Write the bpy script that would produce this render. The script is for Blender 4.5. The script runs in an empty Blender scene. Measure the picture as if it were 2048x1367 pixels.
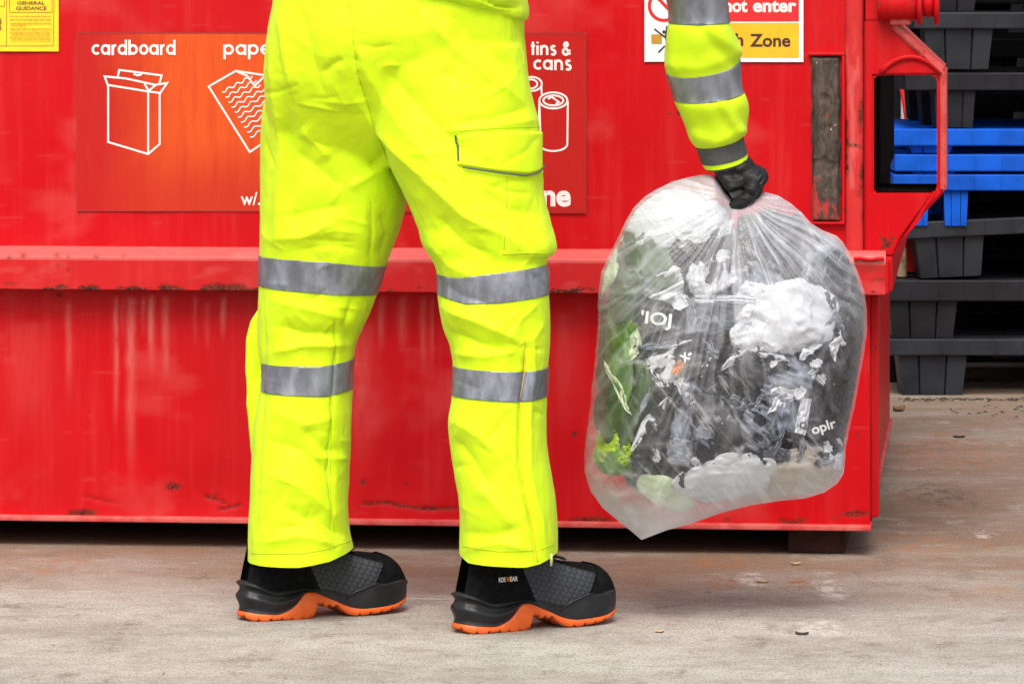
import bpy, bmesh, math, random
import numpy as np
from mathutils import Vector, Matrix
from mathutils.bvhtree import BVHTree

# ------------------------------------------------------------------ camera, sky, sun, exposure
S = bpy.context.scene
C = S.collection
F, H, HOR = 9000.0, 1.12, -15.0          # focal length in photo pixels, eye height, horizon row
cam = bpy.data.objects.new('camera', bpy.data.cameras.new('camera'))
C.objects.link(cam)
cam.location = (0, 0, H)
cam.rotation_euler = (math.radians(90), 0, 0)
cam.data.sensor_width = 36
cam.data.lens = 36 * F / 2048
cam.data.shift_y = -(683.5 - HOR) / 2048
cam.data.clip_end = 400
S.camera = cam
SUN_EL, SUN_AZ = math.radians(56), math.radians(188)   # azimuth from +Y, clockwise: behind the camera, to its left
W = bpy.data.worlds.new('World'); S.world = W
W.use_nodes = True
nt = W.node_tree
sky = nt.nodes.new('ShaderNodeTexSky')
sky.sky_type = 'NISHITA'; sky.sun_disc = False
sky.sun_elevation = SUN_EL; sky.sun_rotation = SUN_AZ
sky.dust_density = 5; sky.ozone_density = 0.6
hs = nt.nodes.new('ShaderNodeHueSaturation'); hs.inputs['Saturation'].default_value = 0.42
nt.links.new(sky.outputs[0], hs.inputs['Color'])
nt.links.new(hs.outputs[0], nt.nodes['Background'].inputs[0])
nt.nodes['Background'].inputs[1].default_value = 0.15
sun = bpy.data.objects.new('sun', bpy.data.lights.new('sun', 'SUN'))
C.objects.link(sun)
sun.data.energy = 1.5; sun.data.angle = math.radians(34); sun.data.color = (1, 0.96, 0.9)
sd = Vector((math.sin(SUN_AZ) * math.cos(SUN_EL), math.cos(SUN_AZ) * math.cos(SUN_EL), math.sin(SUN_EL)))
sun.rotation_euler = sd.to_track_quat('Z', 'Y').to_euler()
S.view_settings.view_transform = 'Standard'
S.view_settings.look = 'None'
S.view_settings.exposure = 0.55
S.view_settings.gamma = 1

# ------------------------------------------------------------------ helpers
def P(px, py, Y):
    px = np.asarray(px, float); py = np.asarray(py, float); Y = np.asarray(Y, float) + 0 * px
    return np.stack([(px - 1024) / F * Y, Y, H - (py - HOR) / F * Y], -1)

def proj(v):
    return v[..., 0] / v[..., 1] * F + 1024, (H - v[..., 2]) / v[..., 1] * F + HOR

def _hash(i, j, k, s):
    n = (i * 374761393 + j * 668265263 + k * 2147483647 + s * 1274126177) & 0xffffffff
    n = ((n ^ (n >> 13)) * 1274126177) & 0xffffffff
    n = ((n ^ (n >> 16)) * 2246822519) & 0xffffffff
    return ((n ^ (n >> 15)) & 0xffffff) / float(0xffffff) * 2 - 1

def vnoise(p, s=0):
    p = np.asarray(p, float)
    i = np.floor(p).astype(np.int64); f = p - i
    u = f * f * (3 - 2 * f)
    r = 0
    for a in (0, 1):
        for b in (0, 1):
            for c in (0, 1):
                w = (u[..., 0] if a else 1 - u[..., 0]) * (u[..., 1] if b else 1 - u[..., 1]) * (u[..., 2] if c else 1 - u[..., 2])
                r = r + w * _hash(i[..., 0] + a, i[..., 1] + b, i[..., 2] + c, s)
    return r

def fbm(p, o=4, s=0):
    r, a, t = 0, 1.0, 0
    for k in range(o):
        r = r + a * vnoise(np.asarray(p) * 2 ** k, s + k); t += a; a *= 0.5
    return r / t

def ridge(p, o=3, s=0):
    r, a, t = 0, 1.0, 0
    for k in range(o):
        r = r + a * (1 - 2 * np.abs(vnoise(np.asarray(p) * 2 ** k, s + k))); t += a; a *= 0.5
    return r / t

def p2(x, y): return np.stack([x, y, 0 * x], -1)
def sm(a, b, x):
    t = np.clip((x - a) / (b - a), 0, 1); return t * t * (3 - 2 * t)

def curve(tab, x):
    """smooth interpolation of table rows (key, values...) at x"""
    T = np.array(tab, float); k = T[:, 0]; V = T[:, 1:]
    d = np.gradient(V, k, axis=0)
    x = np.clip(np.asarray(x, float), k[0], k[-1])
    i = np.clip(np.searchsorted(k, x) - 1, 0, len(k) - 2)
    h = (k[i + 1] - k[i]); t = (x - k[i]) / h
    t = t[:, None]; h = h[:, None]
    return (2*t**3-3*t**2+1)*V[i] + (t**3-2*t**2+t)*h*d[i] + (-2*t**3+3*t**2)*V[i+1] + (t**3-t**2)*h*d[i+1]

def gridf(n, m, wrap=False, off=0, flip=False):
    i, j = np.meshgrid(np.arange(n - 1), np.arange(m if wrap else m - 1), indexing='ij')
    j2 = (j + 1) % m
    f = np.stack([i * m + j, i * m + j2, (i + 1) * m + j2, (i + 1) * m + j], -1).reshape(-1, 4) + off
    return f[:, ::-1] if flip else f

def mk(name, V, Fs, m, parent=None, smooth=True, attrs=None):
    me = bpy.data.meshes.new(name)
    V = np.asarray(V, float).reshape(-1, 3)
    me.from_pydata(V.tolist(), [], Fs.tolist() if isinstance(Fs, np.ndarray) else Fs)
    if m is not None: me.materials.append(m)
    if smooth: me.shade_smooth()
    for k, a in (attrs or {}).items():
        at = me.attributes.new(k, 'FLOAT', 'POINT'); at.data.foreach_set('value', np.asarray(a, float).ravel())
    me.update()
    o = bpy.data.objects.new(name, me); C.objects.link(o)
    if parent is not None: o.parent = parent
    return o

def empty(name, loc=(0, 0, 0), rz=0):
    o = bpy.data.objects.new(name, None); C.objects.link(o)
    o.location = loc; o.rotation_euler = (0, 0, rz); o.empty_display_size = 0.1
    return o

def tag(o, label=None, cat=None, group=None, kind=None):
    if label: o['label'] = label
    if cat: o['category'] = cat
    if group: o['group'] = group
    if kind: o['kind'] = kind
    return o

def bevelbox(lo, hi, b=0.004, seg=2):
    bm = bmesh.new()
    bmesh.ops.create_cube(bm, size=1)
    lo = Vector(lo); hi = Vector(hi)
    for v in bm.verts:
        v.co = Vector([lo[i] + (v.co[i] + 0.5) * (hi[i] - lo[i]) for i in range(3)])
    if b: bmesh.ops.bevel(bm, geom=bm.edges[:], offset=b, segments=seg, affect='EDGES', profile=0.6)
    return bm

def bmobj(name, bms, m, parent=None, smooth=False):
    """join a list of bmeshes as one mesh object"""
    V, Fs = [], []
    for bm in (bms if isinstance(bms, list) else [bms]):
        n = len(V); bm.verts.index_update()
        V += [v.co[:] for v in bm.verts]
        Fs += [[v.index + n for v in f.verts] for f in bm.faces]
        bm.free()
    return mk(name, np.array(V), Fs, m, parent, smooth)

def prism(poly, y0, y1, hole=None, b=0):
    """extrude an (x, z) polygon from y0 to y1"""
    bm = bmesh.new()
    n = len(poly)
    a = [bm.verts.new((x, y0, z)) for x, z in poly]; c = [bm.verts.new((x, y1, z)) for x, z in poly]
    if hole is None:
        bm.faces.new(a); bm.faces.new(c[::-1])
    else:
        a2 = [bm.verts.new((x, y0, z)) for x, z in hole]; c2 = [bm.verts.new((x, y1, z)) for x, z in hole]
        for i in range(n):
            j = (i + 1) % n
            bm.faces.new((a[i], a[j], a2[j], a2[i])); bm.faces.new((c[j], c[i], c2[i], c2[j]))
            bm.faces.new((a2[i], a2[j], c2[j], c2[i]))
    for i in range(n):
        j = (i + 1) % n
        bm.faces.new((a[j], a[i], c[i], c[j]))
    bmesh.ops.recalc_face_normals(bm, faces=bm.faces[:])
    if b: bmesh.ops.bevel(bm, geom=[e for e in bm.edges if len(e.link_faces) == 2 and e.calc_face_angle(0) > 0.35], offset=b, segments=2, affect='EDGES')
    return bm

def tube(pts, r, n=10, cap=True):
    pts = np.asarray(pts, float); k = len(pts)
    r = np.broadcast_to(np.asarray(r, float), (k,))
    t = np.gradient(pts, axis=0); t /= np.linalg.norm(t, axis=1)[:, None] + 1e-12
    ref = np.array([0.13, 1, 0.21]) if abs(t[0] @ np.array([0.13, 1, 0.21])) < 0.95 else np.array([1, 0, 0.2])
    u = np.cross(t, ref); u /= np.linalg.norm(u, axis=1)[:, None]; w = np.cross(t, u)
    a = np.linspace(0, 2 * math.pi, n, endpoint=False)
    V = pts[:, None] + r[:, None, None] * (np.cos(a)[None, :, None] * u[:, None] + np.sin(a)[None, :, None] * w[:, None])
    Fs = gridf(k, n, True).tolist()
    if cap: Fs += [list(range(n))[::-1], list(range((k - 1) * n, k * n))]
    return V.reshape(-1, 3), Fs

def join(parts):
    V, Fs, n = [], [], 0
    for v, f in parts:
        v = np.asarray(v).reshape(-1, 3); V.append(v); Fs += [[i + n for i in q] for q in (f.tolist() if isinstance(f, np.ndarray) else f)]; n += len(v)
    return np.concatenate(V), Fs

def loft(R):
    """closed tube through rings R (n, m, 3)"""
    n, m = R.shape[:2]
    Fs = gridf(n, m, True).tolist() + [list(range(m))[::-1], list(range((n - 1) * m, n * m))]
    return R.reshape(-1, 3), Fs

def remesh(parts, voxel, it=6, lam=0.5):
    V, Fs = join(parts)
    o = mk('tmp', V, Fs, None)
    md = o.modifiers.new('r', 'REMESH'); md.mode = 'VOXEL'; md.voxel_size = voxel
    dg = bpy.context.evaluated_depsgraph_get()
    me = bpy.data.meshes.new_from_object(o.evaluated_get(dg))
    nv = len(me.vertices); v = np.empty(nv * 3); me.vertices.foreach_get('co', v); v = v.reshape(-1, 3)
    ne = len(me.edges); e = np.empty(ne * 2, np.int64); me.edges.foreach_get('vertices', e); e = e.reshape(-1, 2)
    f = np.empty(len(me.loops), np.int64); me.loops.foreach_get('vertex_index', f)
    st = np.empty(len(me.polygons), np.int64); me.polygons.foreach_get('loop_total', st)
    assert (st == 4).all()
    f = f.reshape(-1, 4)
    om = o.data; bpy.data.objects.remove(o); bpy.data.meshes.remove(om); bpy.data.meshes.remove(me)
    return smooth(v, e, it, lam), f, e

def smooth(v, e, it, lam=0.5):
    n = len(v); deg = np.bincount(e.ravel(), minlength=n)[:, None] + 1e-9
    for q in range(it):
        l = lam if True else 0
        acc = np.stack([np.bincount(e[:, 0], v[e[:, 1], k], n) + np.bincount(e[:, 1], v[e[:, 0], k], n) for k in range(3)], -1)
        v = v + l * (acc / deg - v)
    return v

def vnormals(v, f):
    a = np.cross(v[f[:, 2]] - v[f[:, 0]], v[f[:, 3]] - v[f[:, 1]])
    n = np.zeros_like(v)
    for k in range(4):
        for c in range(3): n[:, c] += np.bincount(f[:, k], a[:, c], len(v))
    return n / (np.linalg.norm(n, axis=1)[:, None] + 1e-12)

def polydist(px, py, pts):
    """distance to a polyline and position along it (0..1)"""
    pts = np.asarray(pts, float)
    seg = np.linalg.norm(np.diff(pts, axis=0), axis=1); L = seg.sum(); s0 = 0
    best = np.full(px.shape, 1e9); tt = np.zeros(px.shape)
    for a, b, l in zip(pts[:-1], pts[1:], seg):
        d = b - a
        t = np.clip(((px - a[0]) * d[0] + (py - a[1]) * d[1]) / (l * l), 0, 1)
        r = np.hypot(px - a[0] - t * d[0], py - a[1] - t * d[1])
        k = r < best
        best = np.where(k, r, best); tt = np.where(k, (s0 + t * l) / L, tt); s0 += l
    return best, tt

def inpoly(px, py, poly):
    c = np.zeros(np.shape(px), bool); n = len(poly)
    for i in range(n):
        x1, y1 = poly[i]; x2, y2 = poly[(i + 1) % n]
        if y1 == y2: continue
        c ^= ((y1 > py) != (y2 > py)) & (px < (x2 - x1) * (py - y1) / (y2 - y1) + x1)
    return c

# ------------------------------------------------------------------ materials
class N:
    def __init__(s, name):
        s.m = bpy.data.materials.new(name); s.m.use_nodes = True
        s.t = s.m.node_tree; s.b = s.t.nodes['Principled BSDF']; s.out = s.t.nodes['Material Output']
        s.tc = s.t.nodes.new('ShaderNodeTexCoord')
    def node(s, typ, **kw):
        n = s.t.nodes.new('ShaderNode' + typ)
        for k, v in kw.items(): setattr(n, k, v)
        return n
    def put(s, sock, v):
        if isinstance(v, bpy.types.NodeSocket): s.t.links.new(v, sock)
        else: sock.default_value = v
    def pos(s, scale=(1, 1, 1)):
        m = s.node('Mapping'); s.t.links.new(s.tc.outputs['Object'], m.inputs[0]); m.inputs['Scale'].default_value = scale
        return m.outputs[0]
    def noise(s, scale, detail=4, rough=0.55, stretch=(1, 1, 1), dist=0):
        n = s.node('TexNoise'); s.put(n.inputs['Vector'], s.pos(stretch))
        n.inputs['Scale'].default_value = scale; n.inputs['Detail'].default_value = detail
        n.inputs['Roughness'].default_value = rough; n.inputs['Distortion'].default_value = dist
        return n.outputs[0]
    def ramp(s, v, a, b, lo=0.0, hi=1.0):
        n = s.node('MapRange'); n.interpolation_type = 'SMOOTHSTEP'
        s.put(n.inputs[0], v); n.inputs[1].default_value = a; n.inputs[2].default_value = b
        n.inputs[3].default_value = lo; n.inputs[4].default_value = hi
        return n.outputs[0]
    def math(s, op, a, b=0.0):
        n = s.node('Math', operation=op); s.put(n.inputs[0], a); s.put(n.inputs[1], b); return n.outputs[0]
    def mix(s, f, a, b, mode='MIX'):
        n = s.node('Mix', data_type='RGBA', blend_type=mode)
        s.put(n.inputs[0], f)
        for k, v in ((6, a), (7, b)):
            s.put(n.inputs[k], v if isinstance(v, bpy.types.NodeSocket) else (*v, 1))
        return n.outputs[2]
    def attr(s, name):
        n = s.node('Attribute'); n.attribute_name = name; return n.outputs['Fac']
    def bump(s, h, strength=0.3, dist=0.002, normal=None):
        n = s.node('Bump'); s.put(n.inputs['Height'], h); n.inputs['Strength'].default_value = strength
        n.inputs['Distance'].default_value = dist
        if normal: s.put(n.inputs['Normal'], normal)
        s.put(s.b.inputs['Normal'], n.outputs[0]); return n.outputs[0]
    def set(s, col=None, rough=None, metal=None, spec=None, coat=None, sheen=None):
        for k, v in (('Base Color', col), ('Roughness', rough), ('Metallic', metal), ('Specular IOR Level', spec), ('Coat Weight', coat), ('Sheen Weight', sheen)):
            if v is None: continue
            if k == 'Base Color' and not isinstance(v, bpy.types.NodeSocket): v = (*v, 1)
            s.put(s.b.inputs[k], v)
        return s.m

def plain(name, col, rough=0.5, var=0.12, scale=30, bump=0, bscale=300, **kw):
    n = N(name)
    f = n.noise(scale, 5)
    c = n.mix(n.ramp(f, 0.3, 0.7), tuple(x * (1 - var) for x in col), tuple(min(1, x * (1 + var)) for x in col))
    n.set(c, rough, **kw)
    if bump: n.bump(n.noise(bscale, 3), bump, 0.001)
    return n.m
RED = (0.50, 0.002, 0.006)
def red_paint(name, attrs=True, rustlo=0.62, fade=0.25):
    n = N(name)
    big = n.noise(2.2, 5, 0.6); fine = n.noise(45, 5, 0.65); streak = n.noise(9, 4, 0.6, (3.5, 3.5, 0.25))
    c = n.mix(n.ramp(big, 0.35, 0.7), RED, (0.47, 0.007, 0.010))
    c = n.mix(n.math('MULTIPLY', n.ramp(streak, 0.45, 0.8), fade), c, (0.62, 0.055, 0.05))
    c = n.mix(n.ramp(n.noise(130, 3, 0.6), 0.62, 0.78, 0, 0.35), c, (0.45, 0.02, 0.02))
    if attrs:
        c = n.mix(n.attr('pale'), c, (0.70, 0.24, 0.21))
        r = n.math('MULTIPLY', n.attr('rust'), n.ramp(n.noise(190, 5, 0.75), 0.40, 0.47))
    else:
        r = n.ramp(n.math('ADD', n.math('MULTIPLY', n.noise(14, 6, 0.72), 0.8), n.math('MULTIPLY', fine, 0.2)), rustlo, rustlo + 0.05, 0, 0.9)
    c = n.mix(r, c, n.mix(n.ramp(fine, 0.35, 0.65), (0.035, 0.014, 0.010), (0.12, 0.035, 0.018)))
    n.set(c, n.math('ADD', n.ramp(fine, 0.3, 0.7, 0.36, 0.5), n.math('MULTIPLY', r, 0.4)), spec=0.12)
    h = n.math('SUBTRACT', n.math('ADD', n.math('MULTIPLY', n.noise(30, 3), 0.6), n.math('MULTIPLY', n.noise(6, 3), 1.6)), r)
    n.bump(h, 0.25, 0.003)
    return n.m
# ------------------------------------------------------------------ ground
def ground_mat():
    n = N('yard_concrete')
    st = n.noise(3.2, 8, 0.66, (0.6, 1.0, 1)); st2 = n.noise(22, 8, 0.75, (0.7, 0.4, 1)); gr = n.noise(240, 4, 0.8, (1, .22, 1)); big = n.noise(1.1, 5, 0.6, (0.7, 1.3, 1))
    c = n.mix(n.ramp(st, 0.3, 0.7), (0.29, 0.262, 0.226), (0.425, 0.396, 0.355))
    c = n.mix(n.ramp(st2, 0.42, 0.75, 0, 0.55), c, (0.48, 0.455, 0.415))
    c = n.mix(n.ramp(st2, 0.5, 0.28, 0, 0.4), c, (0.185, 0.155, 0.125))
    # brown run-off stain of the bins: strongest beside them, fading towards the camera
    sep = n.node('SeparateXYZ'); n.put(sep.inputs[0], n.pos())
    y = n.math('ADD', sep.outputs[1], n.math('MULTIPLY', n.math('SUBTRACT', big, 0.5), 1.3))
    y = n.math('ADD', y, n.math('MULTIPLY', sep.outputs[0], 0.15))
    near = n.ramp(y, 8.05, 8.85)
    c = n.mix(n.math('MULTIPLY', near, n.ramp(n.noise(2.6, 7, 0.7, (0.7, 1.1, 1)), 0.3, 0.58, 0.45, 1.0)), c, (0.225, 0.145, 0.095))
    c = n.mix(n.math('MULTIPLY', near, n.ramp(n.noise(4.5, 7, 0.75, (0.9, .55, 1), 1.0), 0.52, 0.68, 0, 0.7)), c, (0.26, 0.115, 0.05))
    c = n.mix(n.math('MULTIPLY', near, n.ramp(n.noise(7, 8, 0.75, (0.8, .4, 1)), 0.56, 0.66, 0, 0.6)), c, (0.42, 0.36, 0.30))
    c = n.mix(n.ramp(n.noise(13, 7, .78, (.6, .35, 1)), .54, .68, 0, .7), c, (.13, .10, .075))
    c = n.mix(n.ramp(gr, 0.45, 0.66, 0, 0.62), c, (0.12, 0.098, 0.076))
    c = n.mix(n.ramp(n.noise(300, 3, 0.7, (1, .2, 1)), 0.56, 0.68, 0, 0.28), c, (0.6, 0.57, 0.52))
    dr = n.noise(38, 8, .78, (.28, .5, 1)); dr2 = n.noise(80, 6, .75, (.4, .5, 1))
    c = n.mix(n.ramp(dr, .50, .34, 0, .42), c, (.165, .125, .092)); c = n.mix(n.ramp(dr, .54, .70, 0, .36), c, (.50, .46, .40)); c = n.mix(n.ramp(dr2, .58, .68, 0, .38), c, (.12, .095, .075))
    # pale construction joint and scuffs
    jn = n.math('ABSOLUTE', n.math('ADD', n.math('ADD', sep.outputs[1], n.math('MULTIPLY', sep.outputs[0], .156)), n.math('MULTIPLY', n.math('SUBTRACT', n.noise(5, 3), .5), .03)))
    jn = n.math('ABSOLUTE', n.math('SUBTRACT', jn, 8.30))
    c = n.mix(n.math('MULTIPLY', n.ramp(jn, .012, .002), n.ramp(n.noise(3, 4, .7), .42, .6, 0, .75)), c, (0.56, 0.53, 0.49))
    for px, py, rx, ry, cc in ((1440, 1122, 70, 14, (.30, .12, .035)), (1450, 1165, 40, 14, (.28, .12, .045)), (1585, 1165, 40, 14, (.28, .11, .04)), (1830, 1085, 120, 26, (.30, .16, .09)), (1980, 1175, 60, 18, (.33, .19, .11)), (1900, 900, 160, 40, (.33, .17, .11)), (120, 1130, 90, 24, (.28, .16, .09)), (1880, 990, 90, 30, (.10, .08, .065)), (1503, 1158, 34, 20, (.50, .46, .41)), (1660, 1178, 42, 24, (.52, .48, .43)), (1640, 1255, 60, 20, (.52, .49, .45)), (1960, 1068, 40, 10, (.48, .42, .37))):
        Y0 = F * H / (py - HOR); X0_ = (px - 1024) / F * Y0
        dx = n.math('DIVIDE', n.math('SUBTRACT', sep.outputs[0], X0_), rx / F * Y0); dy = n.math('DIVIDE', n.math('SUBTRACT', sep.outputs[1], Y0), ry * Y0 / (py - HOR))
        r2 = n.math('ADD', n.math('MULTIPLY', dx, dx), n.math('MULTIPLY', dy, dy))
        c = n.mix(n.math('MULTIPLY', n.ramp(r2, 1.2, .1), n.ramp(n.noise(26, 5, .75, (1, .5, 1)), .46, .58, 0, .8)), c, cc)
    # hairline scrapes and dark flecks
    c = n.mix(n.ramp(n.noise(14, 3, 0.6, (0.10, 3.0, 1), 0.4), 0.68, 0.74, 0, 0.5), c, (0.50, 0.475, 0.44))
    c = n.mix(n.ramp(n.noise(40, 4, 0.7, (0.9, .45, 1)), 0.66, 0.71, 0, 0.8), c, (0.05, 0.042, 0.035))
    n.set(c, 0.82, spec=0.3)
    n.bump(n.math('ADD', gr, n.math('MULTIPLY', st2, 1.5)), 0.35, 0.003)
    return n.m
g = np.array([[-40, -10, 0], [40, -10, 0], [40, 60, 0], [-40, 60, 0]], float)
tag(mk('ground', g, [[0, 1, 2, 3]], ground_mat(), smooth=False), kind='structure')

# ------------------------------------------------------------------ the red container
TH = math.atan(930 / F)
CO = P(1740, 1060, 8.95)
ex = np.array([math.cos(TH), -math.sin(TH), 0]); ey = np.array([math.sin(TH), math.cos(TH), 0])
CB = np.array([CO[0], CO[1], 0])
def BP(px, py, d=0.0):
    """photo pixel -> container-local (x, z) on the plane d behind its front face"""
    dr = np.array([(px - 1024) / F, 1.0, -(py - HOR) / F])
    t = (CB @ ey + d) / (dr @ ey)
    p = np.array([0, 0, H]) + dr * t
    return float((p - CB) @ ex), float(p[2])
def bproj(x, y, z):
    w = CB + np.multiply.outer(x, ex) + np.multiply.outer(y, ey); w[..., 2] = z
    return proj(w)
bin_ = tag(empty('recycling_container', CB, -TH), 'big red steel recycling container with a grey-orange notice, standing on the concrete behind the worker', 'container')
PAINT = red_paint('red_container_paint'); PAINT2 = red_paint('red_container_paint_worn', False, 0.585, 0.3)
XL = BP(-80, 500)[0]; X0 = XL - 0.75
BOT = CO[2]
zl0, zl1 = BP(600, 585)[1], BP(600, 499)[1]       # rail underside and top
DEEP = 2.25; TOP = 1.45
def blobs(px, py, L):
    r = np.zeros(px.shape)
    for x, y, a, b, s in L: r = np.maximum(r, s * np.exp(-(((px - x) / a) ** 2 + ((py - y) / b) ** 2)))
    return r
RUST = [(345, 975, 16, 9, 1), (395, 1040, 1, 1, 0), (165, 1026, 26, 8, 1), (120, 590, 10, 5, .7), (430, 995, 3, 14, .7), (470, 1030, 2, 14, .5), (390, 1050, 3, 3, 1), (726, 964, 5, 6, .9), (812, 968, 3, 3, .7),
        (1185, 1040, 34, 9, 1), (1150, 868, 7, 7, .8), (1570, 1046, 24, 6, .8), (1665, 1036, 14, 6, .6), (1705, 1027, 26, 6, 1), (60, 828, 5, 3, .7), (385, 857, 3, 3, .6), (1360, 225, 7, 8, .9), (1352, 197, 3, 3, .6),
        (1340, 228, 4, 3, .7), (1158, 872, 3, 10, .6), (862, 640, 3, 6, .6), (1715, 870, 8, 8, .8), (1703, 290, 9, 34, .6), (1690, 350, 4, 40, .6), (1702, 240, 7, 30, .6), (1690, 60, 3, 8, .6), (1665, 75, 3, 3, .7)]
SCR = [([(412, 992), (450, 1003)], 2.6, 1), ([(440, 1018), (480, 1010)], 2.4, .9), ([(725, 1006), (770, 1006), (830, 1016), (912, 1016)], 3.0, 1), ([(170, 993), (240, 1005)], 2.0, .35),
       ([(1560, 1040), (1600, 1048)], 3, .9), ([(1690, 290), (1730, 292)], 2.2, .8)]
PALE = [(232, 590, 900, 4, .45), (245, 590, 700, 2, .35), (262, 590, 1010, 8, .42), (286, 590, 690, 3, .35), (302, 588, 760, 6, .6), (331, 588, 780, 6, .6), (390, 588, 700, 3, .3), (446, 590, 690, 5, .42), (414, 600, 720, 5, .2),
        (137, 600, 840, 6, .25), (762, 590, 720, 7, .3), (803, 590, 720, 8, .3), (846, 590, 780, 6, .28), (864, 590, 760, 3, .3), (720, 640, 1000, 24, .18), (55, 640, 900, 40, .10), (1130, 620, 900, 24, .12)]
def panel(name, xa, xb, za, zb, d, step=0.0042):
    xs = np.concatenate([np.linspace(X0, XL, 6)[:-1], np.arange(XL, xb, step), [xb]]) if xa <= XL else np.append(np.arange(xa, xb, step), xb)
    zs = np.append(np.arange(za, zb, step), zb)
    X, Z = np.meshgrid(xs, zs)
    dv = 0.0035 * fbm(p2(X * 2.2, Z * 2.6), 3, 5) * sm(0, .05, xb - X + .02) + 0.002 * fbm(p2(X * 7, Z * 7), 2, 9)
    px, py = bproj(X, 0 * X + d, Z)
    for x, y, r, a in ((805, 962, 60, .006), (270, 905, 50, .004), (440, 980, 60, .006), (640, 985, 60, .004), (330, 1000, 70, .004), (80, 420, 80, .004), (1150, 960, 60, .004)):
        dv = dv + a * np.exp(-((px - x) ** 2 + (py - y) ** 2) / r ** 2)
    rust = blobs(px, py, RUST)
    nz = fbm(p2(px / 26, py / 26), 4, 3)
    rust = np.clip(rust * 1.6 + nz * 0.8 * (rust > .15) - 0.25, 0, 1)
    for pts, w, s in SCR:
        D, t = polydist(px + 3 * fbm(p2(px / 20, py / 20), 2, 7), py + 3 * fbm(p2(px / 20, py / 20), 2, 8), pts)
        rust = np.maximum(rust, s * np.exp(-(D / w) ** 2) * 1.2)
        dv = dv + .0015 * np.exp(-(D / 4) ** 2)
    # chips along the lower edge and under the rail
    rust = np.maximum(rust, sm(.42, .6, nz + .25 * fbm(p2(px / 70, py / 9), 3, 21)) * sm(1030, 1040, py) * .8)
    pale = np.zeros(px.shape)
    for x, ya, yb, w, s in PALE:
        pale = np.maximum(pale, 1.05 * s * np.exp(-((px - x - 2 * fbm(p2(py / 60, px * 0), 2, 4)) / w) ** 2) * sm(ya - 4, ya + 14, py) * (1 - sm(ya + (yb - ya) * .3, yb, py)))
    pale = pale * (.75 + .5 * fbm(p2(px / 6, py / 40), 3, 12)) + .10 * sm(.1, .6, fbm(p2(px / 150, py / 90), 4, 17)) + .06 * sm(.55, .7, fbm(p2(px / 90, py / 5), 3, 31))
    o = mk(name, np.stack([X, d + dv, Z], -1), gridf(len(zs), len(xs)), PAINT, bin_, True, {'rust': np.clip(rust, 0, 1), 'pale': np.clip(pale, 0, 1)})
    return o
panel('upper_panel', X0, -.02, zl1 - .01, TOP, 0.0)
panel('lower_panel', X0, 0, BOT + .01, zl0 + .01, 0.004)
# hull: end wall, back, left end, floor and lids
bmobj('hull', bevelbox((X0, 0.03, BOT + .012), (-0.004, DEEP, TOP - .004), .004), PAINT2, bin_)
bmobj('lid', [bevelbox((X0 - .03, -.03, TOP + .003), (-1.28, DEEP + .03, TOP + .05), .012), bevelbox((-1.26, -.03, TOP + .003), (.03, DEEP + .03, TOP + .05), .012)], plain('black_lid_plastic', (.02, .02, .022), .45), bin_)
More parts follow.
